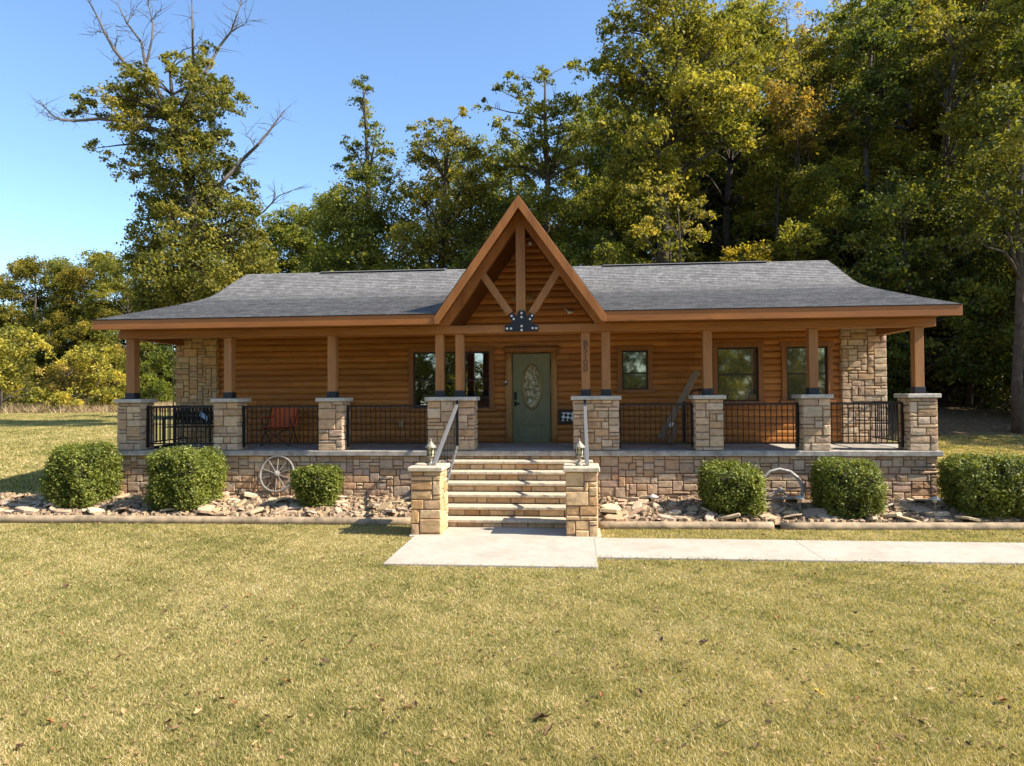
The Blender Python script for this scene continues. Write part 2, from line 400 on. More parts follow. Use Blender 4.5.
# ---------------------------------------------------------------- the house
XL, XR = -9.68, 6.87; WY = 2.25; PZ0 = 1.20; EY = -.5
house = empty('log_cabin', (-1.4, 0, 0), 'single storey log cabin with stone porch pillars, steep timber gable and grey shingle roof', 'house')
HB = 10.6                                       # back wall
GX, GH, GZ = -1.07, 1.64, 6.21                  # gable centre, half width, apex height
def prof_pts():
    P = [(EY, 3.93), (1.0, 4.27), (2.4, 4.60), (3.4, 4.85), (4.0, 5.03), (4.5, 5.24), (5.3, 5.64), (6.1, 6.02)]
    out = []
    for (a, b), (c, d) in zip(P, P[1:]):
        n = max(1, round(math.hypot(c-a, d-b)/.145))
        out += [(a+(c-a)*k/n, b+(d-b)*k/n) for k in range(n)]
    return out + [P[-1]]
PROF = prof_pts()
RXL, RXR = -9.87, 7.07
def roof_z(y):
    for (a, b), (c, d) in zip(PROF, PROF[1:]):
        if a <= y <= c: return b+(d-b)*(y-a)/(c-a)
    return PROF[-1][1]
GS = (GZ-3.90)/GH                               # gable slope
def valley(z): return max(0, (GZ-z)/GS)         # half width of the gable at height z
class UVMB(MB):
    def __init__(s): super().__init__(); s.fuv = []
    def quad(s, pts, uvs): s.face(pts); s.fuv.append(uvs)
    def build(s, *a, **k):
        o = super().build(*a, fix=False, **k); me = o.data; uv = me.uv_layers.new(name='UVMap')
        d = [c for f in s.fuv for q in f for c in q]
        uv.data.foreach_set('uv', d); return o
def build_roof():
    rb = UVMB(); v = 0.0; step = .010
    for (y0, z0), (y1, z1) in zip(PROF, PROF[1:]):
        L = math.hypot(y1-y0, z1-z0); nz = (y1-y0)/L; ny = -(z1-z0)/L
        a = (y0+ny*step, z0+nz*step)
        segs = [(RXL, GX-valley(z0), RXL, GX-valley(z1)), (GX+valley(z0), RXR, GX+valley(z1), RXR)] if z0 < GZ-.02 else [(RXL, RXR, RXL, RXR)]
        for xa, xb, xc, xd in segs:
            rb.quad([(xa, a[0], a[1]), (xb, a[0], a[1]), (xd, y1, z1), (xc, y1, z1)], [(xa, v), (xb, v), (xd, v+L), (xc, v+L)])
            rb.quad([(xa, y0, z0), (xb, y0, z0), (xb, a[0], a[1]), (xa, a[0], a[1])], [(xa, v), (xb, v), (xb, v), (xa, v)])
        v += L
    yb = 2*6.1-EY
    rb.quad([(RXR, yb, 3.93), (RXL, yb, 3.93), (RXL, 6.1, 6.02), (RXR, 6.1, 6.02)], [(RXR, 0), (RXL, 0), (RXL, 7), (RXR, 7)])
    # underside and end thickness
    prof = [(y, z-.13) for y, z in PROF]
    for (y0, z0), (y1, z1) in zip(prof[::4], prof[4::4] + [prof[-1]]):
        hw0 = valley(z0+.13); hw1 = valley(z1+.13)
        for xa, xb, xc, xd in ((RXL+.02, GX-hw0, RXL+.02, GX-hw1), (GX+hw0, RXR-.02, GX+hw1, RXR-.02)):
            rb.quad([(xa, y0, z0), (xc, y1, z1), (xd, y1, z1), (xb, y0, z0)], [(0,0)]*4)
    return rb.build('roof', M['roof'], house)
roof = build_roof()
m = MB()
for sx in (RXL, RXR):                            # rake boards at the two roof ends
    m = MB()
    s_ = 1 if sx == RXR else -1
    pts = PROF[::2]+[PROF[-1]] if len(PROF) % 2 == 0 else PROF[::2]
    full = pts + [(12.2-y, z) for y, z in pts[-2::-1]]
    for (y0, z0), (y1, z1) in zip(full, full[1:]):
        if abs(y1 - y0) < 1e-6: continue
        m.prism([(sx-.02*s_, y0, z0-.022), (sx-.02*s_, y1, z1-.022), (sx-.02*s_, y1, z1-.19), (sx-.02*s_, y0, z0-.19)], (.025*s_, 0, 0))
    m.build('rake_board', M['fascia'], house)
vent_m = plain('ridge_vent_shingle', (.16,.155,.148), .95, 0, .3, 40)
for pa, pb in ((322, 447), (604, 768)):
    a = PX(pa, 6.1); b = PX(pb, 6.1); m = MB(); m.prism([(a, 5.93, 6.0), (a, 6.1, 6.045), (a, 6.27, 6.0)], (b-a, 0, 0)); m.build('ridge_vent', vent_m, roof)
# fascia
m = MB()
m.box(RXL, GX-GH+.06, EY-.03, EY+.012, 3.72, 3.915); m.box(GX+GH-.06, RXR, EY-.03, EY+.012, 3.72, 3.915)
m.build('fascia', M['fascia'], house, bevel=.006)
m = MB()
m.box(RXL, GX-GH, EY-.045, EY+.03, 3.917, 3.932); m.box(GX+GH, RXR, EY-.045, EY+.03, 3.917, 3.932)
m.build('drip_edge', M['iron'], house)
# porch ceiling
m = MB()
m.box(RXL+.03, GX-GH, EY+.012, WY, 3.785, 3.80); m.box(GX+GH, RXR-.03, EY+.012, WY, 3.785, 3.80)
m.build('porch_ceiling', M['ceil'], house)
# gable roof planes
gm = UVMB()
n = 20
for sgn in (-1, 1):
    for k in range(n):
        h0 = GH*(1-k/n)+.03; h1 = GH*(1-(k+1)/n)+.0
        z0 = GZ-GS*(h0-.0)+.02; z1 = GZ-GS*h1+.02
        def yv(z):
            z = z-.02
            if z <= PROF[0][1]: return EY
            for (a_, b_), (c_, d_) in zip(PROF, PROF[1:]):
                if b_ <= z <= d_: return a_+(c_-a_)*(z-b_)/(d_-b_)
            return 6.6
        p = [(GX+sgn*h0, EY-.05, z0), (GX+sgn*h0, max(EY, yv(z0))+.02, z0), (GX+sgn*h1, max(EY, yv(z1))+.02, z1), (GX+sgn*h1, EY-.05, z1)]
        if sgn > 0: p = p[::1]
        gm.quad(p, [(q[1], k*.14) if i in (0, 1) else (q[1], (k+1)*.14) for i, q in enumerate(p)])
groof = gm.build('gable_roof', M['roof'], house)
m = MB()
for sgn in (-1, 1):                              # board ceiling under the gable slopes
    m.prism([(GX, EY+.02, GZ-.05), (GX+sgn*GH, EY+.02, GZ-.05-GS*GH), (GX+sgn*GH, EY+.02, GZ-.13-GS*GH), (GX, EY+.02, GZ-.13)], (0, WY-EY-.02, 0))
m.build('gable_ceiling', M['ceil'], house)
# barge boards, rafters, king post, struts
def slope_board(mb, y0, y1, drop, width, sgn, lowz=None):
    """board following the gable slope: top edge 'drop' below the slope line, 'width' measured vertically"""
    hx = GH+.03
    zl = GZ-GS*hx-drop
    zb = 3.719; hb = (GZ-drop-width-zb)/GS            # cut level with the foot of the eaves fascia
    mb.prism([(GX, y0, GZ-drop), (GX+sgn*hx, y0, zl), (GX+sgn*hx, y0, zb), (GX+sgn*hb, y0, zb), (GX, y0, GZ-drop-width)], (0, y1-y0, 0))
for sgn in (-1, 1):
    m = MB(); slope_board(m, EY-.055, EY-.015, .0, .25, sgn); m.build('barge_board', M['rake'], house, bevel=.006)
    m = MB(); zq = 3.737; hx = (GZ-.10-zq)/GS; iw = .20
    m.prism([(GX, -.02, GZ-.10), (GX+sgn*hx, -.02, zq), (GX+sgn*(hx-iw), -.02, zq), (GX, -.02, GZ-.10-GS*iw)], (0, .2, 0))
    m.build('rafter', M['rake'], house, bevel=.006)
TY = -.02
m = MB(); xk0 = PX(516.6, TY); xk1 = PX(526, TY); m.box(xk0, xk1, TY+.01, TY+.19, 3.70, GZ-.36); m.build('king_post', M['post'], house, bevel=.008)
for (p, q) in (((478, 268), (509, 312)), ((562, 265), (533, 312))):
    a = onY(p[0], p[1], TY+.1); b = onY(q[0], q[1], TY+.1)
    d = (a-b).normalized(); a = a + d*.12; b = b - d*.05
    m = MB(); m.bar(b, a, .15, .15, (0,1,0)); m.build('strut', M['post'], house, bevel=.008)
# gusset plate
def pl(px, py): return onY(px, py, TY-.012)
outline = [(505,331.5),(538,331.5),(538,325.5),(535.5,325),(531.5,321.5),(534.5,317),(533.5,314),(530.5,313),(526.5,316),(525.6,311.5),(524,310.4),(519.5,310.4),(517.6,311.5),(517,316),(513,313),(510,314),(509,317),(512,321.5),(508,325),(505,325.5)]
m = MB(); m.prism([pl(*q) for q in outline], (0, .016, 0)); gus = m.build('gusset_plate', M['iron'], house, bevel=.003)
for bx, by in ((511.5,315.8),(513.7,319),(521.5,313),(521.5,317),(532,315.5),(530,319),(507,328.5),(511,328.5),(521.6,326),(521.6,330),(532.6,328),(536.2,328)):
    p = pl(bx, by); m = MB(); m.tube([p+Vector((0,.002,0)), p+Vector((0,-.012,0)), p+Vector((0,-.02,0))], [.024, .024, .012], 10); m.build('bolt', M['bolt'], gus)
# header beams
m = MB(); m.box(XL+.0, XR, .0, .2, 3.575, 3.735); m.build('tie_beam', M['beam'], house, bevel=.008)
m = MB(); m.box(XL+.02, GX-GH+.1, .02, .18, 3.737, 3.785); m.box(GX+GH-.1, XR-.02, .02, .18, 3.737, 3.785); m.build('top_plate', M['beam'], house)
for x in (XL+.02, XR-.2):
    m = MB(); m.box(x, x+.18, .2, WY+.1, 3.58, 3.78); m.build('side_beam', M['beam'], house, bevel=.008)

# walls ---------------------------------------------------------------------
LOGH = .148
def siding(mb, zr, xr, holes, place, rg):
    """profile extruded along the wall; place(x, z, out) -> point"""
    zs = []; z = zr[0]; row = 0
    samples = []
    while z < zr[1]-1e-4:
        for k in range(8):
            t = k/7
            samples.append((z+LOGH*(.02+.96*t), .008+.042*math.sqrt(max(0, 1-(2*t-1)**2*.93)), row))
        z += LOGH; row += 1
    cuts = sorted({h for hl in holes for h in (hl[2], hl[3])})
    pts = []
    for a, b in zip(samples, samples[1:]):
        pts.append(a)
        for c in cuts:
            if a[0] < c < b[0]:
                f = (c-a[0])/(b[0]-a[0]); pts.append((c, a[1]+(b[1]-a[1])*f, a[2]))
    pts.append(samples[-1])
    pts = [p for p in pts if p[0] <= zr[1]]
    tint = {}
    for a, b in zip(pts, pts[1:]):
        zc = (a[0]+b[0])/2; x0, x1 = xr(zc)
        if x1-x0 < .02: continue
        iv = [(x0, x1)]
        for h in holes:
            if h[2] <= zc <= h[3]:
                iv = [q for u, v in iv for q in ((u, min(v, h[0])), (max(u, h[1]), v)) if q[1]-q[0] > .001]
        if b[2] != a[2]: c = (.30,.24,.2)
        else:
            if a[2] not in tint:
                k = rg.uniform(.86, 1.12); tint[a[2]] = (k, k*rg.uniform(.95,1.04), k*rg.uniform(.9,1.05))
            c = tint[a[2]]
        if b[2] == a[2]:
            if ('j', a[2]) not in tint:
                q = XL-20+rg.uniform(0, 3); J = []
                while q < 25: J.append(q); q += rg.uniform(1.8, 4.2)
                tint[('j', a[2])] = [(u_, (kk := rg.uniform(.80, 1.16)), rg.uniform(.93, 1.05)) for u_ in J]
            J = tint[('j', a[2])]
        for u, v in iv:
            if b[2] != a[2]:
                mb.face([place(u, a[0], a[1]), place(v, a[0], a[1]), place(v, b[0], b[1]), place(u, b[0], b[1])], c); continue
            for (q0, k0, g0), (q1, _, _) in zip(J, J[1:]):
                e0, e1 = max(u, q0), min(v, q1)
                if e1-e0 < .002: continue
                cc = (c[0]*k0, c[1]*k0*g0, c[2]*k0*g0)
                if e1 == q1 and e1-e0 > .02:
                    mb.face([place(e1-.007, a[0], a[1]), place(e1, a[0], a[1]), place(e1, b[0], b[1]), place(e1-.007, b[0], b[1])], (.25,.2,.17)); e1 -= .007
                mb.face([place(e0, a[0], a[1]), place(e1, a[0], a[1]), place(e1, b[0], b[1]), place(e0, b[0], b[1])], cc)
def win(px0, px1, py0, py1): 
    pm = (px0+px1)/2
    return (PX(px0, WY), PX(px1, WY), PZ(pm, py1, WY), PZ(pm, py0, WY))
W1 = win(410.5, 493.5, 348.5, 410); W2 = win(618.3, 651.7, 347, 391.8); W3 = win(713.3, 761.7, 344, 403.5); W4 = win(782, 831, 343, 402.5)
DR = win(512.5, 551, 353.2, 441); DR = (DR[0], DR[1], PZ0, DR[3])
DO = (DR[0]-.15, DR[1]+.12, PZ0, DR[3]+.13)
holes = [W1, W2, W3, W4, DO]
def fr_xr(z):
    if z < 3.79: return (XL+.0, XR-.0)
    h = (GZ-.12-z)/GS; return (GX-h, GX+h)
m = MB(); siding(m, (PZ0, GZ-.2), fr_xr, holes, lambda x, z, o: (x, WY-o, z), random.Random(3))
m.build('log_wall', M['wall'], house, fix=False)
m = MB()                                        # sheathing behind the logs, near-black to paint in the unlit room
m.box(XL+.05, XR-.05, WY+.25, WY+.3, PZ0, 3.79); m.build('inner_wall', plain('dark_interior', (.02,.016,.012), .9), house)
for x, s in ((XL, -1), (XR, 1)):
    m = MB()
    def sx_r(z):
        if z < 3.79: return (WY, HB)
        ys = [y for y, zz in PROF if zz-.14 >= z]
        y0 = max(WY, ys[0]) if ys else 6.1
        return (y0, 12.2-y0)
    siding(m, (PZ0, 5.95), sx_r, [], (lambda y, z, o, x=x, s=s: (x+s*(o-.05), y if s > 0 else y, z)), random.Random(5))
    m.build('log_wall', M['wall'], house)
m = MB(); siding(m, (PZ0, 3.79), lambda z: (XL, XR), [], lambda x, z, o: (x, HB+o, z), random.Random(6)); m.build('log_wall', M['wall'], house)

# windows
def window(h, cols, glass, sill=True, rail=.5):
    x0, x1, z0, z1 = h; tw = .085
    m = MB()
    m.box(x0-.02, x0+tw, WY-.085, WY+.06, z0, z1); m.box(x1-tw, x1+.02, WY-.085, WY+.06, z0, z1)
    m.box(x0-.05, x1+.05, WY-.09, WY+.06, z1-tw+.004, z1+.03)
    w = m.build('window', M['trim'], house, bevel=.005)
    if sill:
        m = MB(); m.box(x0-.07, x1+.07, WY-.12, WY+.06, z0-.03, z0+.05); m.build('sill', M['trim'], w, bevel=.006)
    a0, a1 = x0+tw, x1-tw; b0, b1 = z0+.05, z1-tw
    n = cols; cw = (a1-a0)/n
    m = MB(); s = .035
    for k in range(n):
        u, v = a0+k*cw, a0+(k+1)*cw
        m.box(u+.001, u+s, WY-.03, WY+.03, b0, b1); m.box(v-s, v-.001, WY-.03, WY+.03, b0, b1)
        m.box(u+s, v-s, WY-.03, WY+.03, b0, b0+s); m.box(u+s, v-s, WY-.03, WY+.03, b1-s, b1)
        if rail:
            zr = b0+(b1-b0)*rail; m.box(u+s, v-s, WY-.035, WY+.025, zr-.018, zr+.018)
    m.build('sash', M['sash'], w)
    for k in range(n):
        u, v = a0+k*cw+s, a0+(k+1)*cw-s
        m = MB(); m.box(u-.005, v+.005, WY+.0, WY+.012, b0+s-.005, b1-s+.005); m.build('pane', glass, w)
window(W1, 3, M['glass']); window(W2, 1, M['screen'], rail=.42); window(W3, 1, M['screen']); window(W4, 1, M['screen'])

# door
m = MB(); m.box(DR[0]+.012, DR[1]-.012, WY-.05, WY+.0, PZ0+.02, DR[3]-.012); door = m.build('door', M['door'], house, bevel=.004)
m = MB()                                         # raised panel mouldings of the door
for x0, x1, z0, z1 in ((DR[0]+.14, DR[1]-.14, PZ0+.12, PZ0+.42),):
    m.box(x0, x1, WY-.062, WY-.049, z0, z0+.02); m.box(x0, x1, WY-.062, WY-.049, z1-.02, z1); m.box(x0, x0+.02, WY-.062, WY-.049, z0+.02, z1-.02); m.box(x1-.02, x1, WY-.062, WY-.049, z0+.02, z1-.02)
m.build('moulding', M['door'], door, bevel=.004)
oc = onY(532.2, 386.7, WY-.05); ow, oh = .215, .51
ring = [(oc.x+ow*math.cos(t), WY-.055, oc.z+oh*math.sin(t)) for t in np.linspace(0, 2*math.pi, 40, endpoint=False)]
m = MB(); m.tube(ring, .026, 8, closed=True); m.build('oval_frame', M['gold'], door, smooth=True)
m = MB(); m.prism([(oc.x+(ow-.005)*math.cos(t), WY-.053, oc.z+(oh-.005)*math.sin(t)) for t in np.linspace(0, 2*math.pi, 40, endpoint=False)], (0, .01, 0)); m.build('oval_glass', M['oval'], door)
hx = DR[0]+.075; hz = PZ(515, 399, WY)
m = MB(); m.box(hx-.035, hx+.035, WY-.075, WY-.05, hz-.02, hz+.16); m.box(hx-.03, hx+.03, WY-.075, WY-.05, hz-.17, hz-.05); m.tube([(hx, WY-.1, hz-.11), (hx+.11, WY-.1, hz-.11)], .013, 8); m.tube([(hx, WY-.05, hz-.11), (hx, WY-.1, hz-.11)], .016, 8); m.build('handle', M['black'], door, bevel=.004)
m = MB(); m.box(DR[0]-.02, DR[1]+.02, WY-.11, WY+.02, PZ0+.001, PZ0+.022); m.build('threshold', M['gold'], house)
def logtube(a, b, r, rg):
    m = MB(); n = 9; pts = []; rr = []
    a = Vector(a); b = Vector(b)
    for k in range(n): pts.append(a.lerp(b, k/(n-1)) + Vector((rg.uniform(-1,1), 0, rg.uniform(-.5,.5)))*.006); rr.append(r*rg.uniform(.92, 1.08))
    m.tube(pts, rr, 12); return m
rg = random.Random(11)
logtube((DR[0]-.075, WY-.06, PZ0), (DR[0]-.075, WY-.06, DR[3]+.01), .085, rg).build('door_frame', M['jamb'], house, smooth=True)
logtube((DR[1]+.07, WY-.06, PZ0), (DR[1]+.07, WY-.06, DR[3]+.01), .075, rg).build('door_frame', M['jamb'], house, smooth=True)
logtube((DR[0]-.19, WY-.07, DR[3]+.085), (DR[1]+.19, WY-.07, DR[3]+.085), .085, rg).build('door_frame', M['trim'], house, smooth=True)
p = onY(505.9, 382.5, WY-.15); m = MB(); m.box(p.x-.028, p.x+.028, WY-.165, WY-.135, p.z-.07, p.z+.05); bell = m.build('doorbell', M['black'], house, bevel=.006)
m = MB(); m.box(p.x-.02, p.x+.02, WY-.17, WY-.164, p.z-.01, p.z+.04); m.build('button', M['white'], bell, bevel=.003)
# outlet, lamps on the wall
p = onY(401, 424, WY-.05); m = MB(); m.box(p.x-.045, p.x+.045, WY-.075, WY-.04, p.z-.075, p.z+.075); m.build('outlet_cover', M['ivory'], house, bevel=.006)
p = onY(530.3, 243.5, WY-.05); m = MB(); m.tube([(p.x, WY-.03, p.z), (p.x, WY-.09, p.z), (p.x, WY-.11, p.z)], [.045, .05, .03], 12); m.build('gable_lamp', M['white'], house, smooth=True)
p = onY(569, 312, WY-.06)
m = MB(); m.tube([p+Vector((-.11,-.03,.07)), p+Vector((-.03,-.05,.02)), p+Vector((.0,-.06,-.015))], [.012,.02,.035], 8); m.tube([p+Vector((0,-.06,-.015)), p+Vector((.11,-.03,.0))], [.035,.012], 8); m.tube([p+Vector((0,.03,-.02)), p+Vector((0,-.06,-.02))], .03, 8); m.build('spot_lamp', M['white'], house, smooth=True)

# house number on the post, built further down with posts
# porch floor
m = MB(); m.box(XL-.06, XR+.06, -.07, WY+.02, PZ0-.105, PZ0); m.build('porch_floor', M['slab'], house, bevel=.012)
# foundation
m = MB()
SX0, SX1 = -2.72, .355                          # steps
stone_block(m, XL, XR, 0.0, .5, .0, PZ0-.106, 'FLR')
stone_block(m, XL, XL+.5, .5, HB, .0, PZ0-.0, 'L'); stone_block(m, XR-.5, XR, .5, HB, .0, PZ0-.106, 'R')
m.build('foundation', M['stone'], house, fix=False)
# stone corner piers of the house
lx = PX(217, WY-.12); rx = PX(842, WY-.12)
m = MB(); stone_block(m, XL-.02, lx, WY-.13, WY+.5, PZ0+.001, 3.784, 'FLR', warm=.8); m.build('corner_pier', M['stone'], house, fix=False)
m = MB(); stone_block(m, rx, XR+.02, WY-.13, WY+.5, PZ0+.001, 3.784, 'FLR'); m.build('corner_pier', M['stone'], house, fix=False)
m = MB(); m.tube([(XL-.05, WY-.16, PZ0+.02), (XL-.05, WY-.16, 3.6)], .014, 8); m.build('downspout', M['timber'], house)

# pillars and posts
PIL = [(116.5, 147), (213, 246), (318, 347), (427, 474), (573, 619), (695, 723.5), (798.5, 830.5), (901.5, 938)]
POST = {0: [133], 1: [230], 2: [333.2], 3: [440.5, 460.5], 4: [585.8, 606], 5: [707.3], 6: [812.5], 7: [917.5]}
CAPZ = 2.29
pil_x = []
for i, (a, b) in enumerate(PIL):
    if i in (3, 4):
        x0, x1 = PX(a, 0), PX(b, 0); 
    else:
        # left pillars also show their right side, right ones their left side
        if i < 3: x0 = PX(a, 0); x1 = x0+.52
        else: x1 = PX(b, 0); x0 = x1-.52
        if i == 5: x0, x1 = PX(a, 0), PX(b, 0)
    d = .52
    pil_x.append((x0, x1))
    m = MB(); stone_block(m, x0, x1, 0.0, d, PZ0+.001, CAPZ-.08, 'FLRB'); p = m.build('stone_pillar', M['stone'], house, fix=False)
    m = MB(); m.box(x0-.045, x1+.045, -.045, d+.045, CAPZ-.08, CAPZ); m.build('cap_stone', M['cap'], p, bevel=.014)
    for px in POST[i]:
        c = PX(px, .16); hw = .086 if i else .094
        m = MB(); m.box(c-hw, c+hw, .06, .06+2*hw, CAPZ+.012, 3.574); ps = m.build('post', M['post'], house, bevel=.008)
        m = MB(); m.box(c-hw-.012, c+hw+.012, .048, .072+2*hw, CAPZ+.001, CAPZ+.13)
        m.box(c-hw-.05, c+hw+.05, .01, .11+2*hw, CAPZ+.0005, CAPZ+.012); m.build('post_base', M['iron'], ps, bevel=.003)
        if px == 585.8: numpost = (ps, c)
ps, c = numpost
for k, ch in enumerate('85100'):
    cu = bpy.data.curves.new('digit', 'FONT'); cu.body = ch; cu.size = .17; cu.extrude = .004; cu.align_x = 'CENTER'; cu.align_y = 'CENTER'
    tmp = bpy.data.objects.new('tmp', cu); C.objects.link(tmp)
    me = bpy.data.meshes.new_from_object(tmp.evaluated_get(bpy.context.evaluated_depsgraph_get())); bpy.data.objects.remove(tmp)
    z = PZ(585.8, 343.5+k*6.4, .06)
    for v in me.vertices:
        x, y, zz = v.co; v.co = Vector((c+x*1.15, .055-zz, z+y)) - wloc(ps)
    me.materials.clear(); me.materials.append(plain('carved_dark_number', (.075,.035,.02), .7) if 'carved_dark_number' not in bpy.data.materials else bpy.data.materials['carved_dark_number'])
    o = bpy.data.objects.new('house_number', me); C.objects.link(o); o.parent = ps

# railings
def railing(a, b, z0, z1, mat=M['black'], stuff=False, gap=.105, parent=house):
    a = Vector(a); b = Vector(b); L = (b-a).length; n = max(2, round(L/gap))
    m = MB(); m.bar(a+Vector((0,0,z1-.02)), b+Vector((0,0,z1-.02)), .04, .035); r = m.build('railing', mat, parent)
    m = MB(); m.bar(a+Vector((0,0,z0)), b+Vector((0,0,z0)), .03, .03); m.build('bottom_rail', mat, r)
    for e in ((a, b) if not stuff else (a,)):
        d = (b-a).normalized()*.025; q = e + (d if e == a else -d)
        m = MB(); m.bar(q+Vector((0,0,z0-.08)), q+Vector((0,0,z1+.0)), .045, .045); m.build('rail_post', mat, r)
    m = MB()
    for k in range(1, n):
        q = a.lerp(b, k/n)
        if not stuff: m = MB()
        m.bar(q+Vector((0,0,z0+.015)), q+Vector((0,0,z1-.038)), .016, .016)
        if not stuff: m.build('baluster', mat, r)
    if stuff:
        o = m.build('baluster', mat, r); o['kind'] = 'stuff'
for i in (0, 1, 2, 4, 5, 6):
    railing((pil_x[i][1]+.0, .25, 0), (pil_x[i+1][0], .25, 0), PZ0+.13, PZ0+.93)
railing((XL+.26, .53, 0), (XL+.26, WY-.14, 0), PZ0+.13, PZ0+.93, stuff=True)
railing((XR-.30, .53, 0), (XR-.30, WY-.14, 0), PZ0+.13, PZ0+.93, stuff=True)

# ---------------------------------------------------------------- entry steps
steps = empty('entry_steps', (-1.18, -1.2, 0), 'wide stone entry steps with two low pillars and pale handrails below the green door', 'steps')
rise, run = PZ0/7, .31
SY = -.07
for k in range(6):
    zt = PZ0-rise*(k+1); y1 = SY-run*k; y0 = y1-run
    m = MB(); m.box(SX0+.02, SX1-.02, y0-.03, y1-.001 if k else y1-.002, zt-.055, zt)
    m.build('tread', M['tread'], steps, bevel=.012)
    m = MB(); m.box(SX0+.03, SX1-.03, y0+.05, y1+.1, max(0, zt-rise)+.0, zt-.056, MORTAR)
    stone_panel(m, (SX0+.03, y0+.05, zt-rise+.0), (1,0,0), (0,0,1), SX1-SX0-.06, rise-.057, .02, .09, warm=.5); m.build('riser', M['stone'], steps, fix=False)
lp = (PX(410, -2.6), PX(440.3, -2.6)); rp = (PX(565, -2.6), PX(597, -2.6))
for a, b in (lp, rp):
    m = MB(); stone_block(m, a, b, -2.6, -1.96, -.02, 1.075, 'FLRB', warm=.6, cell=.078); p = m.build('stone_pillar', M['stone'], steps, fix=False)
    m = MB(); m.box(a-.04, b+.035, -2.645, -1.915, 1.0755, 1.148); m.build('cap_stone', M['tread'], p, bevel=.014)
for sx, pale in ((-2.37, 1), (.19, 1)):
    a = Vector((sx, -2.38, 1.16)); b = Vector((sx, -.12, 2.13))
    m = MB(); m.bar(a, b, .065, .05); r = m.build('handrail', M['sunlit_rail'], steps, bevel=.006)
    m = MB(); m.bar(b+Vector((0,.03,-.85)), b+Vector((0,.03,.09)), .05, .05); m.build('rail_post', M['black'], r, bevel=.004)
    c0 = Vector((sx, -1.9, .40)); c1 = Vector((sx, -.12, 1.29))
    m = MB(); m.bar(c0, c1, .045, .04); m.build('bottom_rail', M['sunlit_rail'], r)
    for k in range(1, 12):
        t = k/12; q = c0.lerp(c1, t); top = a.z+(q.y-a.y)/(b.y-a.y)*(b.z-a.z)
        m = MB(); m.bar(q+Vector((0,0,.02)), Vector((sx, q.y, top-.025)), .013, .013); m.build('baluster', M['black'], r)

# lanterns
def lantern(px, label):
    c = onY(px, 463, -2.32); z = 1.149
    e = empty('post_lantern', (c.x, -2.32, z), label, 'lantern', 'lanterns on the step pillars'); e.scale = (.86, .86, .9)
    P = (c.x, -2.32, z)
    m = MB(); m.lathe(P, [(.08,0),(.082,.018),(.055,.035),(.028,.055),(.024,.085),(.042,.105),(.03,.125),(.05,.15),(.075,.165),(.078,.175)], 14); m.build('base', M['bronze'], e, smooth=True)
    m = MB(); m.lathe((P[0], P[1], P[2]+.176), [(.062,0),(.078,.155)], 6); m.build('glass', M['frost'], e)
    m = MB()
    for k in range(6):
        t = k*math.pi/3; m.tube([(P[0]+.066*math.cos(t), P[1]+.066*math.sin(t), z+.172), (P[0]+.083*math.cos(t), P[1]+.083*math.sin(t), z+.335)], .009, 5)
    for rr_, zz in ((.07,.20),(.079,.285)):
        m.tube([(P[0]+rr_*math.cos(t), P[1]+rr_*math.sin(t), z+zz) for t in np.linspace(0, 2*math.pi, 6, endpoint=False)], .005, 4, closed=True)
    m.build('cage', M['sash'], e)
    m = MB(); m.lathe((P[0], P[1], z+.332), [(.118,0),(.112,.012),(.078,.05),(.045,.085),(.034,.095),(.022,.11),(.012,.13),(.018,.145),(.004,.165)], 12); m.build('lid', M['bronze'], e, smooth=True)
lantern(430.8, 'bronze lantern on the left step pillar beside the slanting pale handrail')
lantern(579.6, 'bronze lantern on the right step pillar beside the upright pale handrail')

# ---------------------------------------------------------------- walkway
def flat_poly(name, pts, z, th, mat):
    m = MB(); m.prism([(x, y, z-th) for x, y in pts], (0, 0, th)); o = m.build(name, mat, None, bevel=.012); o['kind'] = 'structure'; return o
g = lambda px, py: onZ(px, py, .035)
yF = g(383.4, 562.7).y; yF2 = g(720, 558.3).y; yB = g(720, 539).y
xl = g(383.4, 562.7).x; xc = g(598, 567).x; yF = (yF+g(597.5, 567).y)/2; yF2 = (yF2+g(605,556.9).y)/2
WALK = [(xl, yF), (xc, yF), (xc, yF2), (40, yF2), (40, yB), (.40, yB), (.40, -1.7), (-2.74, -1.7), (-2.74, yB-.0), (xl, yB)]
flat_poly('walkway', WALK, .035, .15, M['conc'])
m = MB()                                          # tooled joints, thin strips darker than the concrete
for x in [xc+3.1*k for k in range(0, 5)]: m.box(x-.006, x+.006, yF2+.005, yB-.005, .0345, .0362)
o = m.build('walkway_joints', plain('joint_brown', (.27,.225,.17), .95)); o['kind'] = 'structure'
def in_walk(x, y):
    a = (x > xl) & (x < xc) & (y > yF) & (y < -1.7)
    b = (x >= xc) & (y > yF2) & (y < yB)
    return a | b

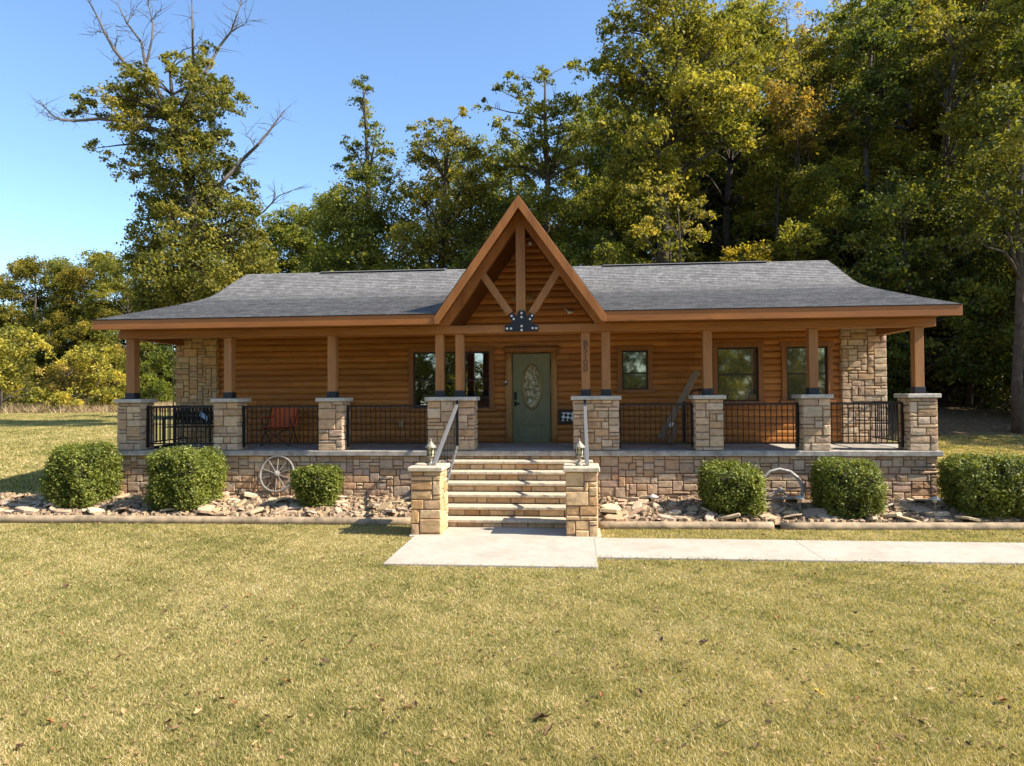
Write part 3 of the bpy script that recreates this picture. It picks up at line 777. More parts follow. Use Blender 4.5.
# ---------------------------------------------------------------- rock bed
eL0 = onZ(0, 521, .03); eL1 = onZ(409, 524, .03); eR0 = onZ(600, 527.5, .03); eR1 = onZ(1024, 529, .03)
def bed_front(x): 
    if x < -1: a, b = eL0, eL1
    else: a, b = eR0, eR1
    return a.y+(b.y-a.y)*(x-a.x)/(b.x-a.x)
def bed_z(x, y):
    yf = bed_front(x); t = min(1, max(0, (y-yf)/(0-yf))); return .085+.17*t
def bed(x0, x1):
    m = MB(); n = 40; k = 8
    idx = [[m.vert((x0+(x1-x0)*i/n, (yf := bed_front(x0+(x1-x0)*i/n)+.03)+(.02-yf)*j/k, bed_z(x0+(x1-x0)*i/n, yf+(.02-yf)*j/k)+rnd.uniform(-.01,.012))) for j in range(k+1)] for i in range(n+1)]
    for i in range(n):
        for j in range(k): m.f.append([idx[i][j], idx[i+1][j], idx[i+1][j+1], idx[i][j+1]])
    o = m.build('planting_bed', plain('bed_soil', (.22,.15,.095), .95, 0, .35, 20, .6)); o['kind'] = 'structure'
bed(-15.5, SX0-.02); bed(SX1+.02, 9.5)
def log_edge(a, b, label, r=.08):
    m = MB(); n = 24; rg = random.Random(int(a[0]*100))
    pts = []
    for k in range(n+1):
        q = Vector(a).lerp(Vector(b), k/n); pts.append(q+Vector((0, rg.uniform(-.008,.008), rg.uniform(-.004,.004))))
    m.tube(pts, [r*rg.uniform(.94,1.06) for _ in pts], 10)
    o = m.build('edging_log', M['timber'], None, smooth=True); tag(o, label, 'edging', 'rounded timbers edging the rock bed')
log_edge((-15.6, bed_front(-15.6), .062), (lp[0]-.02, bed_front(lp[0]), .062), 'long rounded timber edging the rock bed left of the steps', .085)
jx = onZ(774, 526, .05).x
log_edge((rp[1]+.03, bed_front(rp[1]), .058), (jx-.04, bed_front(jx), .058), 'rounded timber edging the rocks between the right step pillar and the gap')
log_edge((jx+.09, bed_front(jx)-.02, .058), (10.5, bed_front(10.5), .058), 'rounded timber edging the rocks right of the gap, in front of the pale wheel')
a = onZ(6, 505, .14); b = onZ(50, 497, .16)
m = MB(); m.bar(a+Vector((0,0,.04)), b+Vector((0,0,.04)), .09, .09); tag(m.build('edging_board', M['greypad']), 'short dark board lying at the left end of the rock bed', 'board')

def rock_mesh(seed):
    rg = random.Random(seed); n = rg.randint(6, 8); m = MB()
    ang = sorted(rg.uniform(0, 2*math.pi) for _ in range(n)); ang = [2*math.pi*k/n+rg.uniform(-.3,.3) for k in range(n)]
    rad = [rg.uniform(.75, 1.15) for _ in ang]; h = rg.uniform(.07, .19); asp = rg.uniform(.45, .9)
    c = rg.uniform(.85, 1.15); col = (c, c*rg.uniform(.94,1.02), c*rg.uniform(.86,1.02))
    lo = [m.vert((r*math.cos(t), r*asp*math.sin(t), -h), col) for r, t in zip(rad, ang)]
    mi = [m.vert((r*1.04*math.cos(t), r*1.04*asp*math.sin(t), h*rg.uniform(.3,.6)), col) for r, t in zip(rad, ang)]
    up = [m.vert((r*.86*math.cos(t), r*.86*asp*math.sin(t), h*rg.uniform(.85,1.1)), col) for r, t in zip(rad, ang)]
    ctr = m.vert((0, 0, h*1.05), col)
    for k in range(n):
        j = (k+1) % n; m.f += [[lo[k], lo[j], mi[j], mi[k]], [mi[k], mi[j], up[j], up[k]], [up[k], up[j], ctr]]
    o = m.build('flat_rock', M['rock']); return o
protos = [rock_mesh(s) for s in range(10)]
rg = random.Random(21); count = 0
def put_rock(x, y, s, src, first):
    o = src if first else src.copy()
    if not first: C.objects.link(o)
    o.location = (x, y, bed_z(x, y)+s*.22+rg.uniform(0,.02)); o.scale = (s, s, s*rg.uniform(.7,1.1)); o.rotation_euler = (rg.uniform(-.42,.36), rg.uniform(-.4,.4), rg.uniform(0, 6.28))
    left = x < -1
    tag(o, 'tan flat rock in the loose rock bed ' + ('left of the steps' if left else 'right of the steps'), 'rock', 'flat rocks in the bed ' + ('left' if left else 'right') + ' of the steps')
used_p = set(); placed = []
def try_place(x0, x1, n, smin, smax):
    global count
    tries = 0; k = 0
    while k < n and tries < 8000:
        tries += 1
        x = rg.uniform(x0, x1); yf = bed_front(x)+.14; y = rg.uniform(yf, -.12); s = rg.uniform(smin, smax)
        if abs(x-4.72) < .62 and y > -.95: continue
        if any((x-a)**2+(y-b)**2 < (.50*(s+c))**2 for a, b, c in placed): continue
        placed.append((x, y, s)); i = rg.randrange(10); put_rock(x, y, s, protos[i], i not in used_p); used_p.add(i); k += 1
try_place(-11.8, SX0-.15, 60, .15, .23); try_place(-12.8, SX0-.15, 95, .08, .15)
try_place(SX1+.2, 7.3, 50, .15, .23); try_place(SX1+.2, 8.6, 85, .08, .15)
# small rubble, too many to count
m = MB()
for _ in range(3800):
    x = rg.uniform(-13, SX0-.1) if rg.random() < .55 else rg.uniform(SX1+.1, 8.8)
    yf = bed_front(x)+.09; y = rg.uniform(yf, -.04); s = rg.uniform(.025, .075); z = bed_z(x, y)+s*.3
    if abs(x-4.72) < .55 and y > -.6: z -= .05
    t = rg.uniform(0, 6.28); c = rg.uniform(.75, 1.3); c = (c, c*rg.uniform(.95,1.03), c*rg.uniform(.85,1))
    q = [Vector((x+s*math.cos(t+k*1.57)*rg.uniform(.7,1.2), y+s*math.sin(t+k*1.57)*rg.uniform(.6,1), z-s*.5)) for k in range(4)]
    tp = [v.lerp(Vector((x, y, z)), .25)+Vector((0,0,s*rg.uniform(.7,1.1))) for v in q]
    i = [m.vert(v, c) for v in q+tp]
    m.f += [[i[4],i[5],i[6],i[7]], [i[0],i[1],i[5],i[4]], [i[1],i[2],i[6],i[5]], [i[2],i[3],i[7],i[6]], [i[3],i[0],i[4],i[7]]]
tag(m.build('rock_rubble', M['rock'], fix=False), 'small broken tan rubble between the larger flat rocks of the bed', 'rubble', kind='stuff')

# ---------------------------------------------------------------- leaves
def leaf_quads(P, size, nrg, up=.5, aspect=.6, N=None):
    n = len(P)
    nrm = nrg.normal(size=(n, 3)); nrm[:, 2] = np.abs(nrm[:, 2])*(1-up)+up*1.2
    if N is not None: nrm = nrm*.7 + N*1.1
    nrm /= np.linalg.norm(nrm, axis=1)[:, None]+1e-9
    t = nrg.normal(size=(n, 3)); t -= nrm*np.sum(t*nrm, 1)[:, None]; t /= np.linalg.norm(t, axis=1)[:, None]+1e-9
    b = np.cross(nrm, t)
    s = (size*nrg.uniform(.65, 1.3, n))[:, None]
    v0 = P - t*s*.5; v2 = P + t*s*.5 - nrm*s*.12
    v1 = P + b*s*aspect*.5 + nrm*s*.08 - t*s*.08; v3 = P - b*s*aspect*.5 + nrm*s*.08 - t*s*.08
    V = np.stack([v0, v1, v2, v3], 1).reshape(-1, 3)
    return V, np.arange(4*n).reshape(-1, 4)

def clipped_bush(px0, px1, py0, py1, Y, label, depth=None, inverted=False, seed=0):
    nrg = np.random.default_rng(seed); pm = (px0+px1)/2
    if pm < 512: x0, x1 = PX(px0, Y-.45), PX(px1, Y+.25)
    else: x0, x1 = PX(px0, Y+.25), PX(px1, Y-.45)
    ztop = PZ(pm, py0, Y); cx = (x0+x1)/2
    zb = bed_z(cx, max(Y, bed_front(cx)))-.02; rx = (x1-x0)/2; ry = depth or rx*.85; hz = (ztop-zb)/2; cz = zb+hz
    e = empty('boxwood_bush', (cx, Y, zb), label, 'bush', 'clipped bushes along the porch')
    rx *= .93; ry *= .88; hz *= .96; cz = zb+hz
    ns = int(1750*max(.6, rx*hz/.30)); lp_ = 17
    def sup(d, p):
        return d/(np.sum(np.abs(d)**p, 1)**(1/p))[:, None]
    d = nrg.normal(size=(ns, 3)); d /= np.linalg.norm(d, axis=1)[:, None]
    rad = 1-np.abs(nrg.normal(size=ns))*.06
    for _ in range(46):                             # lumpy outline and hollows
        c = nrg.normal(size=3); c /= np.linalg.norm(c); k = np.exp(-((d-c)**2).sum(1)/.05); rad += k*nrg.uniform(-.20, .06)
    stray = nrg.random(ns) < .05; rad = np.where(stray, rad+nrg.uniform(.02, .07, ns), rad)
    S = sup(d, 6.0); P = S*rad[:, None]
    k = (.66+.40*np.clip((P[:, 2]+1)/1.3, 0, 1)) if inverted else 1-.12*np.clip(-P[:, 2]-.2, 0, 1)
    P[:, 0] *= k; P[:, 1] *= k
    P = P*np.array([rx, ry, hz])+np.array([cx, Y, cz])
    idx = np.repeat(np.arange(ns), lp_); n = len(idx); q = nrg.normal(size=(n, 3))*.034
    P = P[idx]+q+d[idx]*nrg.uniform(-.05, .045, n)[:, None]
    V, Fc = leaf_quads(P, .045, nrg, .5, .6, d[idx]*.25)
    patch = np.zeros(ns)
    for _ in range(14):
        c = nrg.normal(size=3); c /= np.linalg.norm(c); patch += np.exp(-((d-c)**2).sum(1)/.12)*nrg.uniform(-.2, .25)
    tone = np.clip(nrg.normal(.5, .16, ns)[idx]+nrg.normal(0, .12, n)+patch[idx], 0, 1)
    np_mesh('foliage', V, Fc, M['bush'], e, np.repeat(tone, 4))
    m = MB(); prof = []
    core = MB()
    rings = []
    for a in np.linspace(-math.pi/2*.95, math.pi/2*.95, 9):
        ring_ = []
        for t in np.linspace(0, 2*math.pi, 18, endpoint=False):
            dd = np.array([[math.cos(a)*math.cos(t), math.cos(a)*math.sin(t), math.sin(a)]]); q = sup(dd, 4.0)[0]*.76
            k = (.62+.38*min(1, max(0, (q[2]+1)/1.3))) if inverted else 1
            ring_.append(core.vert((cx+q[0]*k*rx, Y+q[1]*k*ry, cz+q[2]*hz)))
        rings.append(ring_)
    for A, B in zip(rings, rings[1:]):
        for j in range(18): core.f.append([A[j], A[(j+1)%18], B[(j+1)%18], B[j]])
    core.f.append(rings[0][::-1]); core.f.append(rings[-1])
    core.build('dark_core', M['bush_core'], e, smooth=True)  # solid dark core, added to block light and darken the leaf gaps
clipped_bush(40, 115, 444, 502, -.75, 'boxy clipped bush at the left end, beside the corner pillar', seed=1, depth=.7)
clipped_bush(142, 223, 448, 503, -.85, 'wide flat-topped bush against the wall, second from the left', seed=2, depth=.7)
clipped_bush(286.5, 342, 467, 503, -.75, 'smallest bush, narrow at the bottom, in front of the grey spoked wheel', inverted=True, seed=3)
clipped_bush(698, 767.5, 463, 520, -.95, 'rounded bush just left of the broken pale wheel', seed=4, depth=.6)
clipped_bush(811, 888, 460, 519, -.95, 'rounded bush just right of the broken pale wheel', seed=5, depth=.62)
clipped_bush(939, 1048, 455, 519, -.9, 'long clipped bush at the right edge past the corner pillar', seed=6, depth=.7)

# wagon wheels
M['shaded_greywood'] = plain('grey_shaded_spoke_wood', (.22, .195, .165), .9, 0, .35, 12, .4)  # dull grey-brown wood, darkened further to paint in partial shade
def wheel_left():
    c = onY(276.8, 474, -.13); r = .355
    e = empty('wagon_wheel', (c.x, -.13, c.z-r), 'weathered grey wagon wheel with spokes leaning on the stone wall, left of the steps', 'wheel')
    tilt = lambda u, w, d=0: Vector((c.x+u, -.13+w*.22+d, c.z+w))
    m = MB(); m.tube([tilt(r*math.cos(t), r*math.sin(t)) for t in np.linspace(0, 2*math.pi, 36, endpoint=False)], .026, 8, closed=True); m.build('rim', M['shaded_greywood'], e, smooth=True)
    m = MB(); m.tube([tilt(0,0,-.09), tilt(0,0,-.05), tilt(0,0,.0), tilt(0,0,.05)], [.03,.065,.075,.05], 12); m.build('hub', M['shaded_greywood'], e, smooth=True)
    for k in range(10):
        t = 2*math.pi*(k+.5)/10; m = MB(); m.tube([tilt(.05*math.cos(t), .05*math.sin(t)), tilt((r-.01)*math.cos(t), (r-.01)*math.sin(t))], .012, 6); m.build('spoke', M['shaded_greywood'], e)
wheel_left()
def wheel_right():
    Y = -.42
    q = lambda u, v, dy=0: onY(745+u/9.575, 455+v/9.575, Y+dy)
    e = empty('wagon_wheel', q(360, 420), 'broken bleached wagon wheel half sunk in the rocks between two bushes, right of the steps', 'wheel')
    path = [(120,330),(135,270),(175,215),(240,158),(330,135),(430,160),(500,215),(545,280),(556,345),(538,392),(480,412),(340,416),(200,408)]
    m = MB(); m.tube([q(u, v, .12*(1-v/420)) for u, v in path], [.02,.023,.026,.028,.028,.034,.036,.036,.036,.034,.03,.026,.024], 8); m.build('rim', M['weather'], e, smooth=True)
    hub = q(340, 335)
    m = MB(); m.tube([hub+Vector((0,-.08,0)), hub+Vector((0,-.03,0)), hub+Vector((0,.05,0))], [.03,.055,.045], 12); m.build('hub', M['weather'], e, smooth=True)
    for u, v in ((205,385),(262,402),(340,412),(430,405),(190,322),(490,325)):
        m = MB(); m.tube([hub, q(u, v)], [.022, .017] if v > 380 else [.008,.006], 6); m.build('spoke', M['weather'], e)
wheel_right()
def path_light(px, label, py0=505, Y=-1.05):
    c = onY(px, py0, Y); zb = bed_z(c.x, Y)
    e = empty('path_light', (c.x, Y, zb), label, 'path light', 'stake lights in the rock bed')
    m = MB(); m.tube([(c.x, Y, zb-.05), (c.x, Y, zb+.27)], .011, 6); m.build('stake', M['bronze'], e)
    m = MB(); m.lathe((c.x, Y, zb+.24), [(.035,0),(.04,.05)], 10); m.build('lens', M['frost'], e)
    m = MB(); m.lathe((c.x, Y, zb+.29), [(.105,0),(.1,.012),(.03,.05),(.008,.06)], 14); m.build('hat', M['weather'], e, smooth=True)
path_light(800, 'small stake light in the rocks under the broken pale wheel')
path_light(935, 'small stake light in the rocks below the right corner pillar')
path_light(653, 'small stake light in the rocks left of the round bush', 503)

# ---------------------------------------------------------------- porch things
# orange folding chair
def chair():
    Y = 1.45; a = PX(264, Y); b = PX(296, Y); z = PZ0; w = b-a
    e = empty('folding_chair', ((a+b)/2, Y, z), 'orange canvas folding chair with black legs behind the porch railing', 'chair')
    m = MB()
    pts = [(0, .42), (.5, .40), (.55, .42), (.72, .92)]
    prof = [(Y-.28, z+.45), (Y-.05, z+.40), (Y+.18, z+.42), (Y+.26, z+.62), (Y+.33, z+.90)]
    for (y0, z0), (y1, z1) in zip(prof[:2], prof[1:3]): m.prism([(a+.1, y0, z0), (a+.1, y1, z1), (a+.1, y1, z1-.02), (a+.1, y0, z0-.02)], (w-.2, 0, 0))
    m.build('seat', M['orange'], e)
    m = MB()
    for (y0, z0), (y1, z1) in zip(prof[2:4], prof[3:]): m.prism([(a+.06, y0, z0), (a+.06, y1, z1), (a+.06, y1+.02, z1), (a+.06, y0+.02, z0)], (w-.12, 0, 0))
    m.build('backrest', M['orange'], e)
    for x in (a+.02, b-.1):
        m = MB(); m.prism([(x, Y-.28, z+.66), (x, Y+.28, z+.68), (x, Y+.28, z+.655), (x, Y-.28, z+.635)], (.08, 0, 0)); m.build('armrest', M['orange'], e)
    for p, q in (((a+.04,Y-.28,z), (b-.06,Y-.22,z+.44)), ((b-.04,Y-.28,z), (a+.06,Y-.22,z+.44)), ((a+.05,Y+.25,z), (a+.05,Y-.26,z+.64)), ((b-.05,Y+.25,z), (b-.05,Y-.26,z+.64)), ((a+.05,Y-.28,z), (a+.06,Y+.33,z+.92)), ((b-.05,Y-.28,z), (b-.06,Y+.33,z+.92))):
        m = MB(); m.tube([p, q], .011, 6); m.build('leg', M['black'], e)
chair()
def bench():
    Y = 1.35; a = PX(168, Y); b = PX(216, Y); z = PZ0
    e = empty('garden_bench', ((a+b)/2, Y, z), 'black metal lattice bench at the left end of the porch behind the railing', 'bench')
    m = MB()
    for k in range(9): m.box(a, b, Y-.22+k*.05, Y-.185+k*.05, z+.43, z+.45)
    m.build('seat', M['black'], e)
    m = MB(); yb = Y+.27
    m.bar((a, yb, z+.9), (b, yb, z+.9), .04, .05); m.bar((a, yb, z+.5), (b, yb, z+.5), .04, .04)
    n = 13
    for k in range(n+1):
        x = a+(b-a)*k/n; m.bar((x, yb, z+.5), (x, yb, z+.9), .035, .012)
        if k < n:
            x2 = a+(b-a)*(k+1)/n; m.bar((x, yb+.004, z+.5), (x2, yb+.004, z+.9), .04, .01); m.bar((x2, yb-.004, z+.5), (x, yb-.004, z+.9), .04, .01)
    m.build('backrest', M['black'], e)
    for x in (a+.03, b-.03):
        m = MB(); m.bar((x, Y-.24, z+.65), (x, yb, z+.67), .05, .03); m.bar((x, Y-.22, z+.45), (x, Y-.22, z+.65), .03, .03); m.build('armrest', M['black'], e)
        for y in (Y-.2, yb-.03): m = MB(); m.bar((x, y, z), (x, y, z+.5 if y > Y else z+.43), .035, .035); m.build('leg', M['black'], e)
    p = onY(198, 417, Y-.02)
    m = MB()
    W = [(-.09,.06),(-.03,.03),(.04,-.02),(.09,-.06)]
    for (u0, w0), (u1, w1) in zip(W, W[1:]): m.prism([(p.x+u0, Y+.22, p.z+w0+.06), (p.x+u1, Y+.22, p.z+w1+.06), (p.x+u1, Y+.2, p.z+w1-.05), (p.x+u0, Y+.2, p.z+w0-.05)], (0, .02, 0))
    tag(m.build('folded_cloth', M['blue']), 'pale blue cloth hanging on the black bench back', 'cloth')
bench()
def workout():
    Y = 1.5; z = PZ0
    a = onY(697, 371, Y+.35); b = onY(661, 437, Y)
    e = empty('exercise_bench', (b.x, Y, z), 'long grey-brown board tilted up on a metal frame behind the porch railing', 'exercise bench')
    d = (b-a).normalized(); b = a+d*((a.z-z-.12)/-d.z)
    m = MB(); m.bar(a, b, .15, .07, (0,-1,.2)); m.build('board', M['greypad'], e, bevel=.015)
    m = MB(); x = PX(684, Y); m.bar((x, Y, z+.03), (x, Y, z+.95), .05, .05); m.build('upright', M['black'], e)
    m = MB(); m.bar((PX(665, Y), Y, z+.03), (PX(702, Y), Y, z+.03), .06, .05); m.bar((b.x, Y-.25, z+.03), (b.x, Y+.3, z+.03), .05, .05); m.build('base', M['greypad'], e)
    m = MB(); pts = [onY(689, 396, Y-.1), onY(693, 391, Y-.1), onY(700, 389, Y-.1), onY(708, 391, Y-.1), onY(724, 401, Y-.1), onY(729, 394, Y-.1)]
    m.tube(pts, .016, 8); m.tube([pts[2], Vector((pts[2].x, Y, z+.9))], .016, 8); m.build('handlebar', M['black'], e, smooth=True)
    p = onY(671, 425, Y-.14); m = MB(); m.tube([p+Vector((-.02,0,-.05)), p+Vector((.03,0,.06))], [.04,.035], 10); m.build('roller', M['white'], e, smooth=True)
    m = MB(); m.bar((PX(668, Y), Y-.1, z+.05), (PX(676, Y), Y-.1, z+.42), .1, .12); m.build('leg_pad', M['greypad'], e, bevel=.02)
workout()
# dotted panel beside the door (in a dark frame)
a = onY(559, 409.5, WY-.12); b = onY(575, 424, WY-.12)
e = empty('wall_panel', ((a.x+b.x)/2, WY-.1, b.z), 'small white panel with black dots in a dark frame, on the wall right of the green door', 'panel')
m = MB(); m.box(a.x, b.x, WY-.10, WY-.05, b.z, a.z); m.build('frame', M['sash'], e, bevel=.006)
m = MB(); m.box(a.x+.05, b.x-.04, WY-.112, WY-.0995, b.z+.07, a.z-.07); m.build('panel_face', M['lattice'], e)
# antler ornament behind the king post
p = onY(531, 299, WY-.1)
m = MB(); rgq = random.Random(2)
for s in (-1, 1):
    base = Vector((onY(523, 302, WY-.1).x, WY-.12, p.z-.05))
    main = [base, base+Vector((s*.1,-.05,.03)), base+Vector((s*.2,-.08,.0)), base+Vector((s*.29,-.06,.08))]
    m.tube(main, [.03,.028,.022,.01], 7)
    for q, h in ((main[1], .12), (main[2], .13), (main[1].lerp(main[2], .5), .09)): m.tube([q, q+Vector((s*.03,-.03,h*.6)), q+Vector((s*.02,-.03,h))], [.02,.015,.006], 6)
m.tube([base+Vector((0,.06,-.02)), base+Vector((0,-.02,0))], [.07,.05], 10)
tag(m.build('antler_mount', M['ivory'], None, smooth=True), 'pale antler ornament on the gable wall behind the king post', 'antlers')

# ---------------------------------------------------------------- trees
def blob_leaves(blobs, nrg, size, dens, lpc=38, flat=.55):
    """leaf clumps spread through each blob; returns points, tones"""
    Ps = []; Ts = []
    for c, r in blobs:
        nc = max(3, int(dens*r*r)); bt = nrg.normal(0, .10)
        d = nrg.normal(size=(nc, 3)); d /= np.linalg.norm(d, axis=1)[:, None]
        rr = r*nrg.uniform(.35, 1.0, nc)**.6
        cc = np.array(c)+d*rr[:, None]*np.array([1, 1, .8])
        cr = nrg.uniform(.28, .62, nc)*min(1.3, max(.6, r/1.3))
        n = nrg.integers(int(lpc*.6), int(lpc*1.4), nc)
        idx = np.repeat(np.arange(nc), n); q = nrg.normal(size=(len(idx), 3))*np.array([.6, .6, .6*flat])
        P = cc[idx]+q*cr[idx][:, None]; P[:, 2] -= .25*cr[idx]*(q[:, 0]**2+q[:, 1]**2)
        ct = nrg.normal(0, .13, nc)
        Ps.append(P); Ts.append(.5+bt+ct[idx]+nrg.normal(0, .10, len(idx)))
    return np.concatenate(Ps), np.clip(np.concatenate(Ts), 0, 1)
def limb_to(mb, spine, srad, c, r, rg, end=.02):
    c = Vector(c)
    best = None
    for i, p in enumerate(spine):
        d = (p-c).length + (0 if p.z < c.z-.3 else 6)
        if best is None or d < best[0]: best = (d, i)
    i = best[1]; p = spine[i]; r0 = min(srad[i]*.55, .03+.022*(c-p).length)
    mid = p.lerp(c, .5)+Vector((rg.uniform(-.3,.3), rg.uniform(-.3,.3), rg.uniform(.0,.5)))
    mb.tube([p, p.lerp(mid, .5)+Vector((0,0,.1)), mid, mid.lerp(c, .55)+Vector((rg.uniform(-.2,.2),)*3), c], [r0, r0*.85, r0*.65, r0*.4, end], 6)
    for _ in range(3):
        q = mid.lerp(c, rg.uniform(.1,.8)); v = Vector((rg.gauss(0,1), rg.gauss(0,1), rg.gauss(.4,.6))).normalized()*r*.9
        mb.tube([q, q+v*.5+Vector((0,0,.1)), q+v], [r0*.35, r0*.22, .008], 4)
def tree_parts(spine, srad, blobs, seed, leafsize, dens, lpc=38, extra=None, limbs=True):
    rg = random.Random(seed); nrg = np.random.default_rng(seed)
    mb = MB(); mb.tube(spine, srad, 9)
    if limbs:
        for c, r in blobs: limb_to(mb, spine, srad, c, r, rg)
    P, T = blob_leaves(blobs, nrg, leafsize, dens, lpc)
    V, Fc = leaf_quads(P, leafsize, nrg, .25, .62)
    return mb, V, Fc, np.repeat(T, 4)
def make_tree(name, label, spine, srad, blobs, seed, leafsize=.22, dens=9, lpc=38, color=(1,1,1), group=None, mat=None, cat='tree', limbs=True):
    e = empty(name, spine[0], label, cat, group)
    mb, V, Fc, T = tree_parts(spine, srad, blobs, seed, leafsize, dens, lpc, limbs=limbs)
    mb.build('trunk', M['bark'], e, smooth=True, fix=False)
    cr = np_mesh('crown', V, Fc, mat or M['leaf'], e, T); cr.color = (*color, 1)
    return e
def px_tree(name, label, base_px, D, blobs_px, spine_px, r0, seed, color=(1,1,1), depth=1.0, leafsize=.22, dens=9, lpc=38, name2=None):
    dens *= 1.5; leafsize *= .9; lpc = int(lpc*1.1)
    """a tree surveyed from the photograph: crown lobes with their own depth around the trunk"""
    rg = random.Random(seed+100); s = D/F0
    b = atD(base_px, 400, D); base = Vector((b.x, b.y, tz(b.x, b.y)-.2))
    spine = [base]+[atD(x, y, D+rg.uniform(-.3,.3)) for x, y in spine_px]; n = len(spine)
    srad = [r0*(1-.85*k/(n-1)) for k in range(n)]
    blobs = []
    for x, y, r in blobs_px:
        blobs.append((tuple(atD(x, y, D+rg.uniform(-1.9, 1.9)*depth*max(r*s, 1.2))), r*s*1.16))
        if r > 13: blobs.append((tuple(atD(x+rg.uniform(-.4,.4)*r, y+rg.uniform(-.3,.5)*r, D+rg.uniform(-2.6, 2.6)*depth*max(r*s, 1.2))), r*s*1.05))
    return make_tree(name, label, spine, srad, blobs, seed, leafsize, dens, lpc, color)

# the half-dead oak at the left
oakD = 40
oak_blobs = [(160,104,11),(190,112,12),(200,145,12),(205,182,13),(165,215,14),(200,220,15),(215,120,11),(90,96,12),(78,112,10),(100,108,10),(118,95,15),(140,78,14),(142,103,19),(125,72,9),(130,118,14),(168,62,11),(190,68,14),(205,44,8),(200,55,10),(218,85,14),(234,104,13),(205,95,19),(178,108,15),(98,148,9),(116,160,10),(148,140,16),(182,130,19),(128,172,10),(158,165,16),(190,160,21),(218,140,14),(228,165,14),(246,188,12),(150,205,14),(178,200,24),(213,195,24),(243,215,18),(150,235,18),(188,240,27),(233,240,25),(165,270,28),(215,275,28),(255,262,18),(138,262,14),(262,236,9),(185,290,24),(240,290,24),(150,295,20)]
px_tree('half_dead_oak', 'tall half-dead oak with bare branches at the top, against the sky at the left', 193, oakD, oak_blobs, [(194,330),(195,290),(196,250),(195,215),(188,180),(182,150),(176,120),(172,95),(170,70)], .48, 31, (1.0,1.0,1.0), .7, .22, 10)
oak = [o for o in C.objects if o.name == 'half_dead_oak'][0]
m = MB(); rg = random.Random(4)
bare = [([(176,130),(150,95),(130,70),(115,50),(105,33),(96,15),(86,-2)], .16), ([(180,140),(158,90),(146,62),(141,42),(127,22),(117,2)], .14), ([(146,62),(151,40),(152,22),(148,8),(147,-4)], .07), ([(152,22),(158,14),(163,10)], .03), ([(182,140),(190,90),(193,58),(193,30),(191,-3)], .15), ([(190,100),(205,72),(220,46),(231,32),(238,14),(243,0)], .12), ([(231,32),(240,26),(251,20)], .045), ([(185,160),(160,130),(128,121),(100,118),(75,121),(60,120),(50,112),(38,99)], .15), ([(60,120),(50,118),(45,115)], .03),
        ([(196,215),(225,180),(246,157),(258,145),(272,129),(279,120),(285,111)], .14), ([(256,148),(250,140),(245,133)], .035), ([(200,260),(240,228),(264,211),(278,196),(300,187)], .08), ([(270,206),(275,196),(277,188)], .025), ([(115,50),(118,35),(116,25)], .03), ([(105,33),(98,32),(90,38)],.025), ([(130,70),(118,62),(112,60)],.03), ([(127,22),(133,14),(136,8)],.025)]
for pts, r in bare:
    P = [atD(x+rg.uniform(-1,1), y+rg.uniform(-1,1), oakD+rg.uniform(-.5,.5)) for x, y in pts]
    m.tube(P, [r*(1-.85*k/(len(P)-1)) for k in range(len(P))], 6)
    for k in range(1, len(P)):
        for _ in range(5 if r > .04 else 3):
            q = P[k-1].lerp(P[k], rg.random()); d = (P[k]-P[k-1]).normalized()
            v = (d*.5+Vector((rg.gauss(0,.7), rg.gauss(0,.7), rg.gauss(.25,.5)))).normalized()*rg.uniform(.5, 1.5)
            w = q+v*.5+Vector((rg.uniform(-.12,.12),)*3); m.tube([q, w, q+v], [.02,.013,.005], 4)
            if rg.random() < .7: m.tube([w, w+(v.normalized()+Vector((rg.gauss(0,.8), rg.gauss(0,.8), rg.gauss(0,.6)))).normalized()*.45], [.01,.004], 4)
m.build('dead_branch', M['deadwood'], oak, fix=False)

# trees behind the house surveyed one by one
px_tree('slender_tree', 'slender pointed tree rising alone above the left half of the roof', 372, 46, [(362,82,6),(368,88,6),(359,99,7),(368,108,7),(365,120,9),(352,142,10),(376,135,12),(386,150,10),(350,165,13),(370,168,17),(392,176,12),(344,196,18),(374,200,21),(396,192,12),(335,228,22),(368,232,24),(395,225,16),(328,262,22),(360,265,24),(390,262,20),(340,290,20),(380,290,20)], [(372,300),(370,240),(368,180),(366,130),(363,84)], .3, 41, (.85,.95,.9), .8)
px_tree('yellowing_tree', 'yellowish bushy tree above the roof between the pointed tree and the gable', 440, 44, [(420,130,9),(432,128,10),(450,124,9),(463,113,6),(420,150,14),(452,145,15),(474,152,10),(438,172,18),(470,170,15),(416,200,19),(450,205,20),(482,196,16),(410,240,20),(440,240,22),(474,235,22),(420,272,20),(455,270,20),(490,270,20)], [(440,300),(442,240),(445,180),(450,128)], .32, 42, (1.22,1.12,.9), .8)
px_tree('airy_tree', 'airy green tree with thin visible branches behind the peak of the gable', 545, 42, [(484,105,8),(500,90,8),(512,78,7),(522,88,11),(545,74,11),(575,68,11),(534,106,14),(562,102,15),(588,96,12),(506,128,13),(540,138,17),(574,132,17),(498,160,14),(528,168,18),(562,170,19),(592,160,15),(500,200,18),(535,205,20),(575,208,20),(510,240,18),(550,245,20),(590,245,18)], [(545,300),(546,240),(548,180),(545,120),(545,80)], .34, 43, (.95,1.0,.85), .9, .22, 8)
